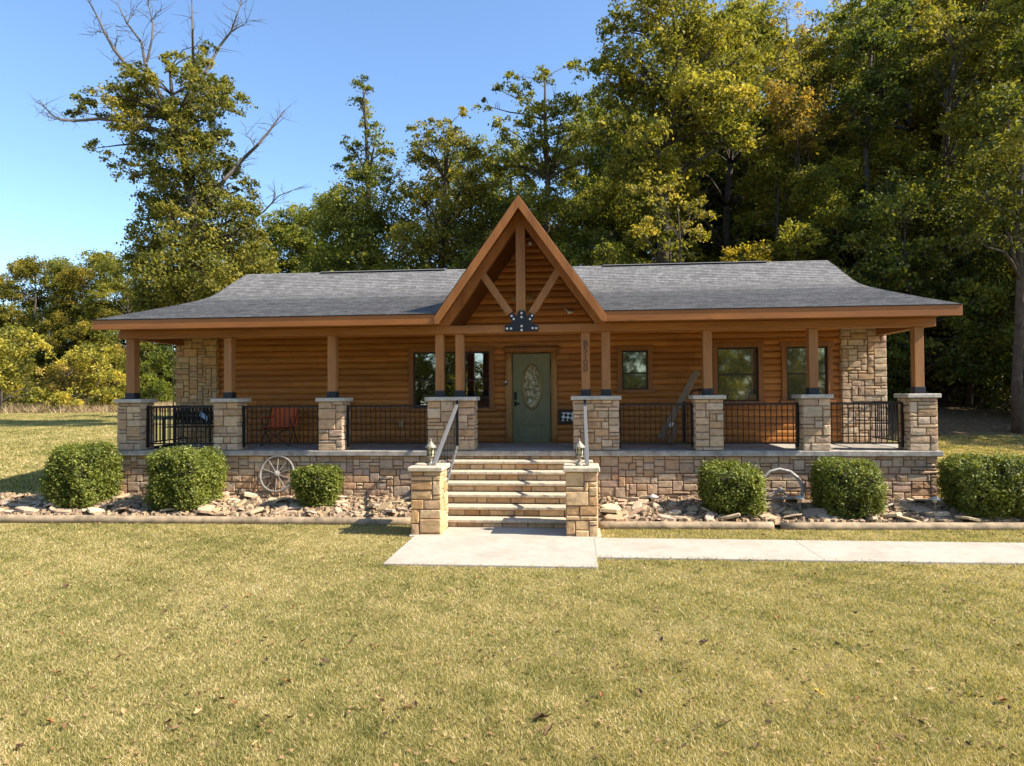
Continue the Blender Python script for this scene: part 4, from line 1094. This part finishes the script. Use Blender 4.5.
px_tree('great_oak', 'biggest golden green tree crown right of the gable, reaching the top of the photo', 668, 38, [(618,28,16),(640,5,20),(665,-10,20),(690,12,20),(606,62,14),(632,58,20),(664,42,22),(700,40,22),(728,30,18),(745,58,16),(618,95,18),(650,90,22),(688,82,22),(722,75,20),(612,130,18),(645,130,21),(682,122,22),(718,112,18),(745,98,15),(645,235,12),(668,240,13),(664,215,12),(690,250,11),(652,258,11),(672,262,11),(625,168,18),(660,170,18),(700,155,18),(735,135,14)], [(666,300),(664,240),(662,190),(655,150),(668,100),(680,50),(685,5)], .5, 44, (1.16,1.12,.9), .9, .23, 9)
px_tree('pale_understory_tree', 'low pale yellow tree just above the roof right of the gable', 680, 33, [(655,205,10),(640,188,10),(670,190,8),(690,205,12),(705,210,10),(650,225,10),(680,228,10),(700,232,10)], [(680,290),(680,240),(678,205)], .1, 45, (1.55,1.35,1.25), 1, .2, 10)
px_tree('orange_tinted_tree', 'tree with an orange tinged patch high in the forest above the right roof', 800, 40, [(780,92,14),(800,105,14),(812,118,12),(790,120,14),(770,100,10),(820,98,10),(808,136,14),(830,128,10)], [(800,280),(800,200),(798,130)], .2, 46, (1.45,1.02,.95), 1, .2, 9)
px_tree('dark_leaved_tree', 'dark green tree at the top right beside the small gap of sky', 868, 40, [(842,14,9),(860,5,13),(880,10,15),(902,8,14),(848,38,12),(868,38,16),(895,40,16),(850,62,14),(880,70,16),(905,72,14),(858,95,16),(890,100,16),(868,125,15)], [(868,300),(868,230),(866,150),(870,90),(872,30)], .3, 47, (.72,.85,.8), 1, .22, 9)
px_tree('dark_trunk_tree', 'tree with a thick dark trunk seen between leaves at the far right of the roof', 946, 37, [(925,30,14),(948,12,16),(975,25,17),(1002,12,16),(930,60,15),(960,55,17),(990,60,17),(1015,50,14),(940,90,15),(975,95,16),(1008,95,16),(955,120,14),(995,125,16)], [(946,330),(946,250),(945,170),(948,110),(955,50)], .36, 48, (1.05,1.0,.8), 1, .22, 9)
px_tree('sparse_top_tree', 'thin grey-green treetop with sky showing through at the top, right of the biggest crown', 785, 47, [(770,18,10),(788,8,12),(806,20,10),(775,42,12),(800,45,12),(762,60,10),(788,66,14),(812,70,10)], [(785,280),(786,180),(786,90),(787,20)], .26, 49, (1.25,1.05,1.1), 1, .17, 5.5)
px_tree('edge_trunk_tree', 'tree whose pale straight trunk stands at the right edge of the photo', 1017, 24.5, [(1000,150,22),(1040,130,26),(985,190,20),(1030,190,26),(1060,170,26),(1005,230,18),(1040,235,22),(1050,90,24),(1010,100,20),(975,235,13)], [(1017,380),(1019,330),(1020,280),(1018,220),(1022,160),(1025,100)], .21, 50, (.75,.8,.7), 1, .17, 12)

# generic forest trees, each placed on its own
def generic(seed, H, Rc, low, nb, rb):
    rg = random.Random(seed)
    sp = [Vector((0,0,-.3))]; x = y = 0
    for k in range(1, 9):
        x += rg.uniform(-.22,.22); y += rg.uniform(-.22,.22); sp.append(Vector((x, y, H*.93*k/8)))
    sr = [.016*H*(1-.87*k/8) for k in range(9)]
    blobs = []
    for _ in range(nb):
        t = rg.uniform(0, 1); z = H*(low+(1-low)*t*.96)
        env = Rc*(math.sin(math.pi*min(1, .22+.75*t))**.7)
        a = rg.uniform(0, 6.28); q = env*math.sqrt(rg.uniform(.08, 1))
        blobs.append(((x*t+q*math.cos(a), y*t+q*math.sin(a), z), rg.uniform(*rb)*(1-.25*t)))
    return sp, sr, blobs
GEN = {}
def gen_proto(key, seed, H, Rc, low, nb, rb, leaf, dens, lpc):
    sp, sr, bl = generic(seed, H, Rc, low, nb, rb)
    mb, V, Fc, T = tree_parts(sp, sr, bl, seed, leaf, dens, lpc)
    GEN[key] = dict(mb=mb, V=V, F=Fc, T=T, H=H, me=None)
gen_proto('tall_a', 61, 22, 5.0, .22, 46, (1.0, 1.8), .205, 9.5, 40)
gen_proto('tall_b', 62, 20, 4.5, .25, 40, (1.0, 1.7), .20, 9.5, 40)
gen_proto('tall_c', 63, 24, 5.6, .20, 52, (1.1, 1.9), .21, 9, 40)
gen_proto('edge_a', 68, 19, 5.2, .05, 56, (1.2, 2.0), .24, 11, 36)
gen_proto('edge_b', 69, 21, 5.6, .04, 60, (1.2, 2.1), .24, 11, 36)
gen_proto('mid_a', 64, 11, 3.4, .08, 34, (.9, 1.4), .18, 12, 36)
gen_proto('mid_b', 65, 9, 3.0, .06, 32, (.8, 1.2), .17, 13, 36)
gen_proto('low_a', 66, 4.2, 2.2, .04, 26, (.5, .85), .15, 26, 32)
gen_proto('low_b', 67, 3.2, 1.7, .03, 22, (.45, .75), .14, 28, 30)
def put_tree(key, name, label, px, D, scale=1.0, color=(1,1,1), group=None, rot=0, cat='tree', zs=1.0):
    g_ = GEN[key]; b = atD(px, 400, D); z = tz(b.x, b.y)
    e = empty(name, (b.x, b.y, z), label, cat, group); e.rotation_euler = (0, 0, rot); e.scale = (scale, scale, scale*zs)
    if g_['me'] is None:
        t = g_['mb'].build('trunk', M['bark'], None, smooth=True, fix=False); cr = np_mesh('crown', g_['V'], g_['F'], M['leaf'], None, g_['T'])
        g_['me'] = (t.data, cr.data); t.parent = e; cr.parent = e
    else:
        t = bpy.data.objects.new('trunk', g_['me'][0]); C.objects.link(t); t.parent = e
        cr = bpy.data.objects.new('crown', g_['me'][1]); C.objects.link(cr); cr.parent = e
    cr.color = (*color, 1)
    return e
rg = random.Random(77)
# far treeline at the left, across the field
LINE = [(-40,'edge_b',80,.92,(1.05,.9,.8),'olive tree at the far left edge of the treeline'), (4,'edge_a',84,.72,(1.35,.95,.8),'rust tinged tree at the left edge of the far treeline'), (34,'edge_a',80,.78,(1.2,.85,.8),'brownish tree in the far treeline above the bushy shrubs'), (58,'edge_b',83,.88,(.95,1,.9),'dark green tree of the far treeline beside the golden one'),
        (80,'edge_a',78,.72,(1.65,1.05,.75),'golden orange tree of the far treeline left of the half-dead oak'), (104,'edge_a',84,.84,(1.1,1.0,.8),'olive topped tree of the far treeline just left of the half-dead oak'), (128,'edge_b',80,.86,(1.1,1.05,.85),'tree behind the lower left side of the half-dead oak'), (158,'edge_a',86,.8,(.8,.9,.8),'tree far behind the trunk of the half-dead oak'), (205,'edge_a',82,.8,(.9,1,.8),'tree seen under the porch roof at the left, far behind'),
        (250,'edge_b',84,.95,(1.1,1.1,.85),'tree far behind the right side of the half-dead oak'), (282,'edge_a',80,.95,(1.05,1.1,.9),'light green tree in the dip of the skyline right of the oak'), (296,'edge_b',78,1.12,(1.0,1.1,.9),'tall light tree filling the skyline between the oak and the pointed tree'), (335,'edge_a',80,1.1,(.95,1.05,.9),'tall tree just left of the pointed tree, far behind the roof'), (312,'edge_a',82,.86,(.95,1.05,.9),'tree in the dip of the skyline next to the pointed tree')]
for px, key, D, s, col, lab in LINE:
    put_tree(key, 'treeline_tree', lab, px, D, s*(1.0 if key == 'edge_b' else 1.2), (.62+.36*col[0], .58+.46*col[1], .35+.6*col[2]), 'trees of the far treeline', rg.uniform(0, 6.28))
LOW = [(-15,70,1.5,(1.5,1.3,.9),'shrubby low growth at the left edge of the field'), (22,66,1.0,(.9,.9,.7),'dark low shrub between the left shrub and the reddish one'), (70,63,1.35,(1.8,1.45,1.9),'tall reddish tan shrub in the dry grass at the left'), (94,62,1.15,(1.9,1.75,1.5),'bright yellow-green shrub right of the reddish one'), (112,64,1.0,(1.9,1.75,1.4),'yellow shrub beside the left corner post'), (2,60,1.5,(1.7,1.6,1.4),'yellow-green shrub at the left edge of the photo'), (150,66,.9,(.8,1,.6),'small green shrub seen through the left end of the porch'), (172,70,1.2,(.7,.85,.6),'dark shrub seen through the porch next to the stone corner')]
for i, (px, D, s, col, lab) in enumerate(LOW):
    put_tree('low_a' if i % 2 else 'low_b', 'field_shrub', lab, px, D, s*1.25, col, 'shrubs along the far field edge', rg.uniform(0, 6.28), 'shrub')
# forest on the rise behind the house
FOREST = [(470,52,'tall_a',.82,(.9,1,.85),'forest tree behind the yellowing tree'), (515,50,'tall_c',.72,(.85,.95,.8),'forest tree behind the left slope of the gable'), (610,48,'tall_b',.95,(.8,.95,.8),'forest tree in shade behind the right slope of the gable'), (640,56,'tall_a',1.0,(.9,1,.8),'forest tree behind the left part of the biggest crown'), (700,52,'tall_c',.92,(.95,1.0,.8),'forest tree behind the right part of the biggest crown'), (735,46,'tall_b',1.0,(1.15,1.1,.8),'forest tree right of the biggest crown'), (760,54,'tall_a',1.02,(.95,1.0,.8),'forest tree left of the orange patch'), (815,50,'tall_c',.86,(1.05,1.0,.75),'forest tree right of the orange patch'), (835,58,'tall_a',.95,(1.2,1.1,.8),'forest tree below the gap of sky'), (880,50,'tall_b',1.1,(1.0,1.0,.75),'forest tree behind the dark green tree'), (915,46,'tall_a',1.0,(1.15,1.0,.75),'forest tree with tan leaves above the right roof end'), (955,52,'tall_c',1.0,(.95,.95,.75),'forest tree behind the dark trunk'), (990,44,'tall_b',1.1,(1.15,1.1,.8),'forest tree left of the pale edge trunk'), (1030,48,'tall_a',1.15,(1.0,1.0,.75),'forest tree high at the right edge'), (1065,40,'tall_c',.95,(.9,.95,.7),'forest tree just past the right edge'), (1090,34,'tall_b',.95,(.85,.9,.7),'forest tree shading the right side of the lawn'), (1130,27,'tall_a',.85,(.85,.9,.7),'near forest tree outside the right edge'), (1378,21.3,'tall_b',.72,(.85,.9,.7),'forest tree outside the photo whose shade falls on the right lawn'), (1290,25,'tall_a',.72,(.85,.9,.7),'second forest tree outside the photo shading the right lawn'), (750,56,'tall_c',1.0,(1.15,1.1,.8),'far forest tree between the biggest crown and the thin treetop'),
          (585,58,'tall_c',.85,(.95,1,.8),'far forest tree just left of the biggest crown'), (668,62,'tall_c',1.1,(1,1,.8),'far forest tree directly behind the biggest crown'), (722,64,'tall_a',1.2,(1.1,1.05,.8),'far forest tree behind the gap right of the biggest crown'), (790,62,'tall_b',1.2,(1.1,1.05,.8),'far forest tree behind the thin grey-green treetop'), (860,64,'tall_c',1.12,(1,1,.75),'far forest tree behind the dark green one'), (905,60,'tall_b',1.35,(1.15,1.05,.75),'far forest tree filling the skyline at the upper right'), (940,62,'tall_a',1.3,(1.1,1.05,.75),'far forest tree behind the thick dark trunk'), (985,60,'tall_c',1.2,(1,1,.75),'far forest tree in the upper right corner'), (1035,62,'tall_b',1.4,(1,1,.75),'far forest tree cut by the right edge of the photo')]
for px, D, key, s, col, lab in FOREST:
    put_tree(key, 'forest_tree', lab, px, D, s*(1.24 if 690 < px < 1120 else 1.08), tuple(c*1.05 for c in col), 'trees of the forest behind the house', rg.uniform(0, 6.28))
FRONT = [(775,40,'edge_a',.72,(1.1,1.12,.85),'leafy tree low behind the right roof, under the orange patch'), (835,38,'edge_b',.62,(1.15,1.15,.8),'leafy tree behind the right end of the ridge'), (893,41,'edge_a',.78,(1.05,1.08,.8),'leafy tree behind the curve of the right roof slope'), (955,38,'edge_b',.66,(1.0,1.02,.75),'leafy tree behind the right corner pillar, reaching over the eave'), (610,43,'edge_b',.66,(1.0,1.05,.85),'leafy tree at the foot of the right gable slope'), (505,46,'edge_a',.72,(1.0,1.05,.85),'leafy tree low behind the left gable slope')]
for px, D, key, s, col, lab in FRONT:
    put_tree(key, 'forest_tree', lab, px, D, s, col, 'trees of the forest behind the house', rg.uniform(0, 6.28))
UNDER = [(400,42,'mid_a',.85,(.95,1,.8),'small tree behind the roof below the pointed tree'), (300,46,'mid_a',.9,(1.25,1.15,.8),'pale small tree behind the left ridge end'), (330,44,'mid_b',1.0,(.95,1,.8),'small tree behind the ridge left of the pointed tree'), (480,40,'mid_b',1.05,(.85,.95,.8),'small shaded tree left of the gable slope'), (570,38,'mid_a',.85,(1.2,1.25,.8),'light green small tree behind the right gable slope'), (605,36,'mid_b',1.0,(.8,.9,.8),'small dark tree right of the gable'), (635,38,'mid_a',.8,(.8,.9,.7),'small dark tree above the ridge right of the gable'), (735,36,'mid_b',.95,(1.7,1.4,.7),'golden small tree above the ridge of the right roof'), (765,38,'mid_a',.8,(1.35,1.3,.8),'light small tree above the ridge vent end'), (795,36,'mid_b',1.0,(1.2,1.2,.8),'light green small tree near the right ridge end'), (835,38,'mid_a',.9,(1.3,1.2,.8),'yellow-green small tree past the right ridge end'), (860,32,'mid_b',.9,(.75,.8,.65),'dark small tree over the right roof slope'), (885,35,'mid_a',1.05,(.8,.85,.7),'dark small tree above the right eave'), (915,31,'mid_b',1.1,(.6,.72,.6),'dark small tree behind the right corner post'), (940,34,'mid_a',1.05,(.65,.75,.6),'dark bushy tree right of the corner pillar'), (968,31,'mid_b',1.05,(.6,.7,.6),'dark understory tree above the leaf litter bank'), (995,34,'mid_a',1.0,(.65,.75,.6),'dark understory tree left of the pale edge trunk'), (1040,29,'mid_b',1.1,(.7,.8,.6),'understory tree right of the pale edge trunk'), (1075,27,'mid_a',.95,(.8,.85,.6),'understory tree past the right edge')]
for px, D, key, s, col, lab in UNDER:
    put_tree(key, 'understory_tree', lab, px, D, s, col, 'small trees under the forest edge', rg.uniform(0, 6.28))
# mass of the deep wood, too dense to tell apart
nrg = np.random.default_rng(9); bl = []; tm = MB(); rr = random.Random(8)
for k in range(74):
    px = rr.uniform(330, 1250); D = rr.uniform(54, 95); b = atD(px, 400, D); z = tz(b.x, b.y); H = rr.uniform(15, 23)*(1 if px > 580 else .58)
    tm.tube([(b.x, b.y, z-.5), (b.x+rr.uniform(-.4,.4), b.y, z+H*.5), (b.x+rr.uniform(-.6,.6), b.y, z+H*.9)], [.22,.16,.04], 6)
    for _ in range(15):
        t = rr.random(); a = rr.uniform(0, 6.28); q = rr.uniform(0, 3.6)*(1-.5*t); bl.append(((b.x+q*math.cos(a), b.y+q*math.sin(a), z+H*(.12+.86*t)), rr.uniform(1.2, 2.1)))
for k in range(60):
    px = rr.uniform(-260, 330); D = rr.uniform(92, 125); b = atD(px, 400, D); z = tz(b.x, b.y); H = rr.uniform(14, 20)
    for _ in range(12):
        t = rr.random(); a = rr.uniform(0, 6.28); q = rr.uniform(0, 4.0)*(1-.5*t); bl.append(((b.x+q*math.cos(a), b.y+q*math.sin(a), z+H*(.05+.9*t)), rr.uniform(1.5, 2.4)))
P, T = blob_leaves(bl, nrg, .5, 3.2, 26); V, Fc = leaf_quads(P, .38, nrg, .25, .62)
fo = np_mesh('deep_forest', V, Fc, M['leaf'], None, np.repeat(T, 4)); tag(fo, 'dense mass of deeper woodland behind the nearer trees', 'woodland', kind='stuff'); fo.color = (1.1,1.12,.85,1)
tag(tm.build('deep_forest_trunks', M['bark'], None, fix=False), 'many thin dark trunks deep inside the woodland', 'trunks', kind='stuff')

# tall dry grass along the far field edge
nrg = np.random.default_rng(12); n = 26000
px = nrg.uniform(-60, 330, n); D = 58+nrg.gamma(2.0, 3.2, n)
th = (px-512)/F0; f2 = np.array([-math.sin(YAW), math.cos(YAW)]); r2 = np.array([math.cos(YAW), math.sin(YAW)])
XY = np.array([CAM.x, CAM.y])+D[:, None]*(f2+th[:, None]*r2); Z = terrain(XY[:, 0], XY[:, 1])
h = nrg.uniform(.25, .95, n); w = nrg.uniform(.02, .045, n); a = nrg.uniform(0, 6.28, n); lean = nrg.normal(0, .42, (n, 2))
B0 = np.stack([XY[:,0]-w*np.cos(a), XY[:,1]-w*np.sin(a), Z-.05], 1); B1 = np.stack([XY[:,0]+w*np.cos(a), XY[:,1]+w*np.sin(a), Z-.05], 1); TP = np.stack([XY[:,0]+lean[:,0], XY[:,1]+lean[:,1], Z+h], 1)
V = np.stack([B0, B1, TP], 1).reshape(-1, 3)
tag(np_mesh('tall_dry_grass', V, np.arange(3*n).reshape(-1, 3), M['dry'], None, np.repeat(np.clip(nrg.normal(.5,.25,n),0,1), 3)), 'tall straw coloured grass along the far edge of the field', 'dry grass', kind='stuff')

# ---------------------------------------------------------------- lawn
def low_noise(x, y, sc, seed):
    r_ = np.random.default_rng(seed); o = np.zeros_like(x)
    for _ in range(7):
        k = r_.normal(size=2)*sc; o += np.sin(x*k[0]+y*k[1]+r_.uniform(0, 6.28))
    return o/3.7
def lawn(n, D0, D1, hmin, hmax, wk, name, seed, label, pxr=(-40, 1064), region=None):
    nrg = np.random.default_rng(seed)
    D = 1/np.sqrt(nrg.uniform(1/D1**2, 1/D0**2, n)) if region is None else np.sqrt(nrg.uniform(D0**2, D1**2, n))
    D = np.where(nrg.random(n) < .5, D, np.sqrt(nrg.uniform(D0**2, D1**2, n)))
    px = nrg.uniform(*pxr, n); th = (px-512)/F0
    XY = np.array([CAM.x, CAM.y])+D[:, None]*(f2+th[:, None]*r2); x, y = XY[:, 0], XY[:, 1]
    bf = np.where(x < -1, eL0.y+(eL1.y-eL0.y)*(x-eL0.x)/(eL1.x-eL0.x), eR0.y+(eR1.y-eR0.y)*(x-eR0.x)/(eR1.x-eR0.x))
    ok = ~in_walk(x+nrg.normal(0, .016, n), y+nrg.normal(0, .016, n)); 
    if region is None: ok &= (y < bf-.05)
    else: ok &= region(x, y)
    ok &= ~((x > -2.75) & (x < .37) & (y > -2.62))
    x, y, D = x[ok], y[ok], D[ok]; n = len(x); z = terrain(x, y)+np.where(in_walk(x, y), .033, 0)
    patch = low_noise(x, y, .8, 3)*.07+low_noise(x, y, 3.2, 4)*.11+low_noise(x, y, 9, 5)*.12
    keep = nrg.random(n) > np.clip(-(low_noise(x, y, 2.3, 6)*.5+low_noise(x, y, 7, 7)*.5)*.55-.15, 0, .75)
    x, y, D, z, patch = x[keep], y[keep], D[keep], z[keep], patch[keep]; n = len(x)
    h = nrg.uniform(hmin, hmax, n)*(1+patch); w = (.0022+.00055*D)*wk*nrg.uniform(.6, 1.3, n); a = nrg.uniform(0, 6.28, n)
    L = nrg.normal(0, 1, (n, 2))*h[:, None]*.75
    B0 = np.stack([x-w*np.cos(a), y-w*np.sin(a), z-.004], 1); B1 = np.stack([x+w*np.cos(a), y+w*np.sin(a), z-.004], 1); TP = np.stack([x+L[:,0], y+L[:,1], z+h], 1)
    V = np.stack([B0, B1, TP], 1).reshape(-1, 3)
    tone = np.clip(nrg.normal(.49, .27, n)-patch*1.2, 0, 1)
    tag(np_mesh(name, V, np.arange(3*n).reshape(-1, 3), M['grass'], None, np.repeat(tone, 3)), label, 'lawn grass', kind='stuff')
lawn(640000, 3.3, 12.6, .012, .036, .80, 'lawn_grass', 1, 'short mown yellow-green lawn in front of the house')
lawn(190000, 11.5, 62, .03, .07, 1.2, 'side_lawn_grass', 2, 'mown lawn beside the left end of the house', (-40, 125), lambda x, y: (y > -2) & ((x < -12) | (y > -.2)) & (x < XL-.3))
lawn(60000, 11.5, 26, .03, .06, 1.2, 'side_lawn_grass', 3, 'mown lawn past the right end of the house', (935, 1064), lambda x, y: (y > .3) & (x > XR+.3) & (forest_mask(x, y) < .45))

# fallen leaves
def fallen(seed, mat):
    rg = random.Random(seed); m = MB(); n = 11; pts = []
    for k in range(n):
        t = 2*math.pi*k/n; r = (.5 if k % 2 else 1)*rg.uniform(.75, 1.1)
        pts.append(m.vert((r*math.cos(t), r*.7*math.sin(t), .12+.45*abs(r*math.sin(t))*rg.uniform(.3, 1.3))))
    c = m.vert((0, 0, .05))
    for k in range(n): m.f.append([pts[k], pts[(k+1) % n], c])
    o = m.build('fallen_leaf', mat, None); return o
kinds = ['dry brown', 'pale tan', 'rust red', 'yellow', 'dark brown']
lp_protos = [fallen(s, M['fall'][s]) for s in range(5)]
LOCS = [(542,716,.10,4),(820,690,.06,3),(66,585,.07,4),(325,660,.07,4),(287,680,.07,2),(220,697,.065,4),(198,710,.06,1),(1003,699,.075,2),(727,721,.07,4),(705,641,.085,4),(690,639,.05,0),(815,573,.05,4),(963,600,.06,4),(855,612,.05,0),(838,643,.05,4),(777,616,.05,2),(730,605,.05,0),(550,728,.06,0),(880,660,.05,1),(640,690,.05,0),(600,720,.05,1),(450,590,.05,0),(376,612,.05,2),(130,560,.05,0),(100,620,.05,1),(120,655,.05,0),(30,600,.05,2),(170,590,.05,0),(255,560,.05,4),(225,578,.05,1),(480,650,.05,0),(690,700,.05,1),(770,700,.05,0),(920,720,.05,4),(430,745,.06,1),(350,640,.05,0),(50,720,.06,2),(20,745,.06,4),(775,524,.09,1),(780,523,.07,1)]
rg = random.Random(15)
for _ in range(225): LOCS.append((rg.uniform(0, 1024), 530+215*rg.random()**1.5, rg.uniform(.026, .052), rg.choice([0,0,0,1,1,2,2,4,4,4])))
for px in (28,40,52,60,83,88,95,100,255,285,292,300,306,312,320,330): LOCS.append((px, 522+rg.uniform(-.5,1.5), rg.uniform(.035,.055), rg.choice([1,1,2,0])))
m = MB()
for _ in range(3200):
    D = 3.6+8.2*rg.random()**.8; p = onZ(rg.uniform(-20, 1044), 394+2.3*F0/D, 0.0)
    if bool(in_walk(np.array([p.x]), np.array([p.y]))[0]) or p.y > bed_front(p.x)-.1 or (-2.8 < p.x < .45 and p.y > -2.7): continue
    q = rg.uniform(.008, .021); t = rg.uniform(0, 6.28); c_ = rg.choice([(.20,.11,.045),(.30,.19,.08),(.11,.065,.03),(.26,.16,.07)])
    m.face([(p.x+q*math.cos(t+a_)*(1 if a_ % 2 else .6), p.y+q*math.sin(t+a_), .022+rg.uniform(0,.016)) for a_ in (0, 1, 2.2, 3.3, 4.6)], c_)
def mk_crumb():
    t = NT('leaf_crumbs'); t.col(t.attr().outputs['Color']); t.rough(.8, .2); return t.m
tag(m.build('leaf_crumbs', mk_crumb(), fix=False), 'tiny dry leaf fragments scattered over the lawn', 'leaf litter', kind='stuff')
first = set()
for px, py, s, k in LOCS:
    p = onZ(px, py, .045)
    if bool(in_walk(np.array([p.x]), np.array([p.y]))[0]) or (py < 532 and 405 < px < 600): continue
    o = lp_protos[k] if k not in first else lp_protos[k].copy()
    if k in first: C.objects.link(o)
    first.add(k)
    o.location = (p.x, p.y, .028); o.scale = (s*.85, s*.85, s*.85); o.rotation_euler = (rg.uniform(-.5,.5), rg.uniform(-.5,.5), rg.uniform(0, 6.28))
    big = s >= .09
    tag(o, ('large dark brown fallen leaf in the front of the lawn, near the bottom centre' if big and k == 4 and py > 700 else kinds[k]+' fallen leaf lying on the mown front lawn'), 'leaf', kinds[k]+' leaves on the lawn')

# ---------------------------------------------------------------- trees across the road, seen mirrored in the windows
for i in range(11):
    x = -34+i*6.4; y = -46+2.5*math.sin(i*2.1)
    e = put_tree(('edge_a', 'edge_b')[i % 2], 'roadside_tree', 'tree across the lawn behind the viewer, mirrored in the front windows', 512, 10, .85+.1*math.sin(i*1.7), (1.25,1.2,.8), 'trees mirrored in the windows', i*1.1)
    e.location = (x, y, tz(x, y))

# ---------------------------------------------------------------- camera, light, world
cam = bpy.data.cameras.new('camera'); cam.sensor_width = 36; cam.lens = 36*F0/W0; cam.clip_end = 2000; cam.clip_start = .05
co = bpy.data.objects.new('camera', cam); C.objects.link(co)
Mx = Matrix((( _r2.x, _u2.x, -_f.x, CAM.x), (_r2.y, _u2.y, -_f.y, CAM.y), (_r2.z, _u2.z, -_f.z, CAM.z), (0,0,0,1)))
co.matrix_world = Mx
scene.camera = co
EL, AZ = R(42), R(9)                             # azimuth: from +X turned towards the viewer
S = Vector((math.cos(EL)*math.cos(AZ), -math.cos(EL)*math.sin(AZ), math.sin(EL)))
sun = bpy.data.lights.new('sun', 'SUN'); sun.energy = 4.8; sun.angle = R(.5); sun.color = (1, .93, .82)
so = bpy.data.objects.new('sun', sun); C.objects.link(so); so.rotation_euler = S.to_track_quat('Z', 'Y').to_euler()
w = bpy.data.worlds.new('World'); scene.world = w; w.use_nodes = True
nt = w.node_tree; bg = nt.nodes['Background']
sky = nt.nodes.new('ShaderNodeTexSky'); sky.sky_type = 'NISHITA'; sky.sun_disc = False
sky.sun_elevation = EL; sky.sun_rotation = R(90)+AZ; sky.air_density = 1.0; sky.dust_density = .4; sky.ozone_density = 1.8; sky.altitude = 100
tn = nt.nodes.new('ShaderNodeMix'); tn.data_type = 'RGBA'; tn.blend_type = 'MULTIPLY'; tn.inputs[0].default_value = 1; tn.inputs[7].default_value = (.76, .86, .95, 1)
nt.links.new(sky.outputs[0], tn.inputs[6]); nt.links.new(tn.outputs[2], bg.inputs[0]); bg.inputs[1].default_value = .132
vs = scene.view_settings; vs.view_transform = 'Standard'; vs.look = 'None'; vs.gamma = 1; vs.use_curve_mapping = False; vs.exposure = 1.23
scene.cycles.max_bounces = 8; scene.cycles.diffuse_bounces = 4; scene.cycles.transparent_max_bounces = 8
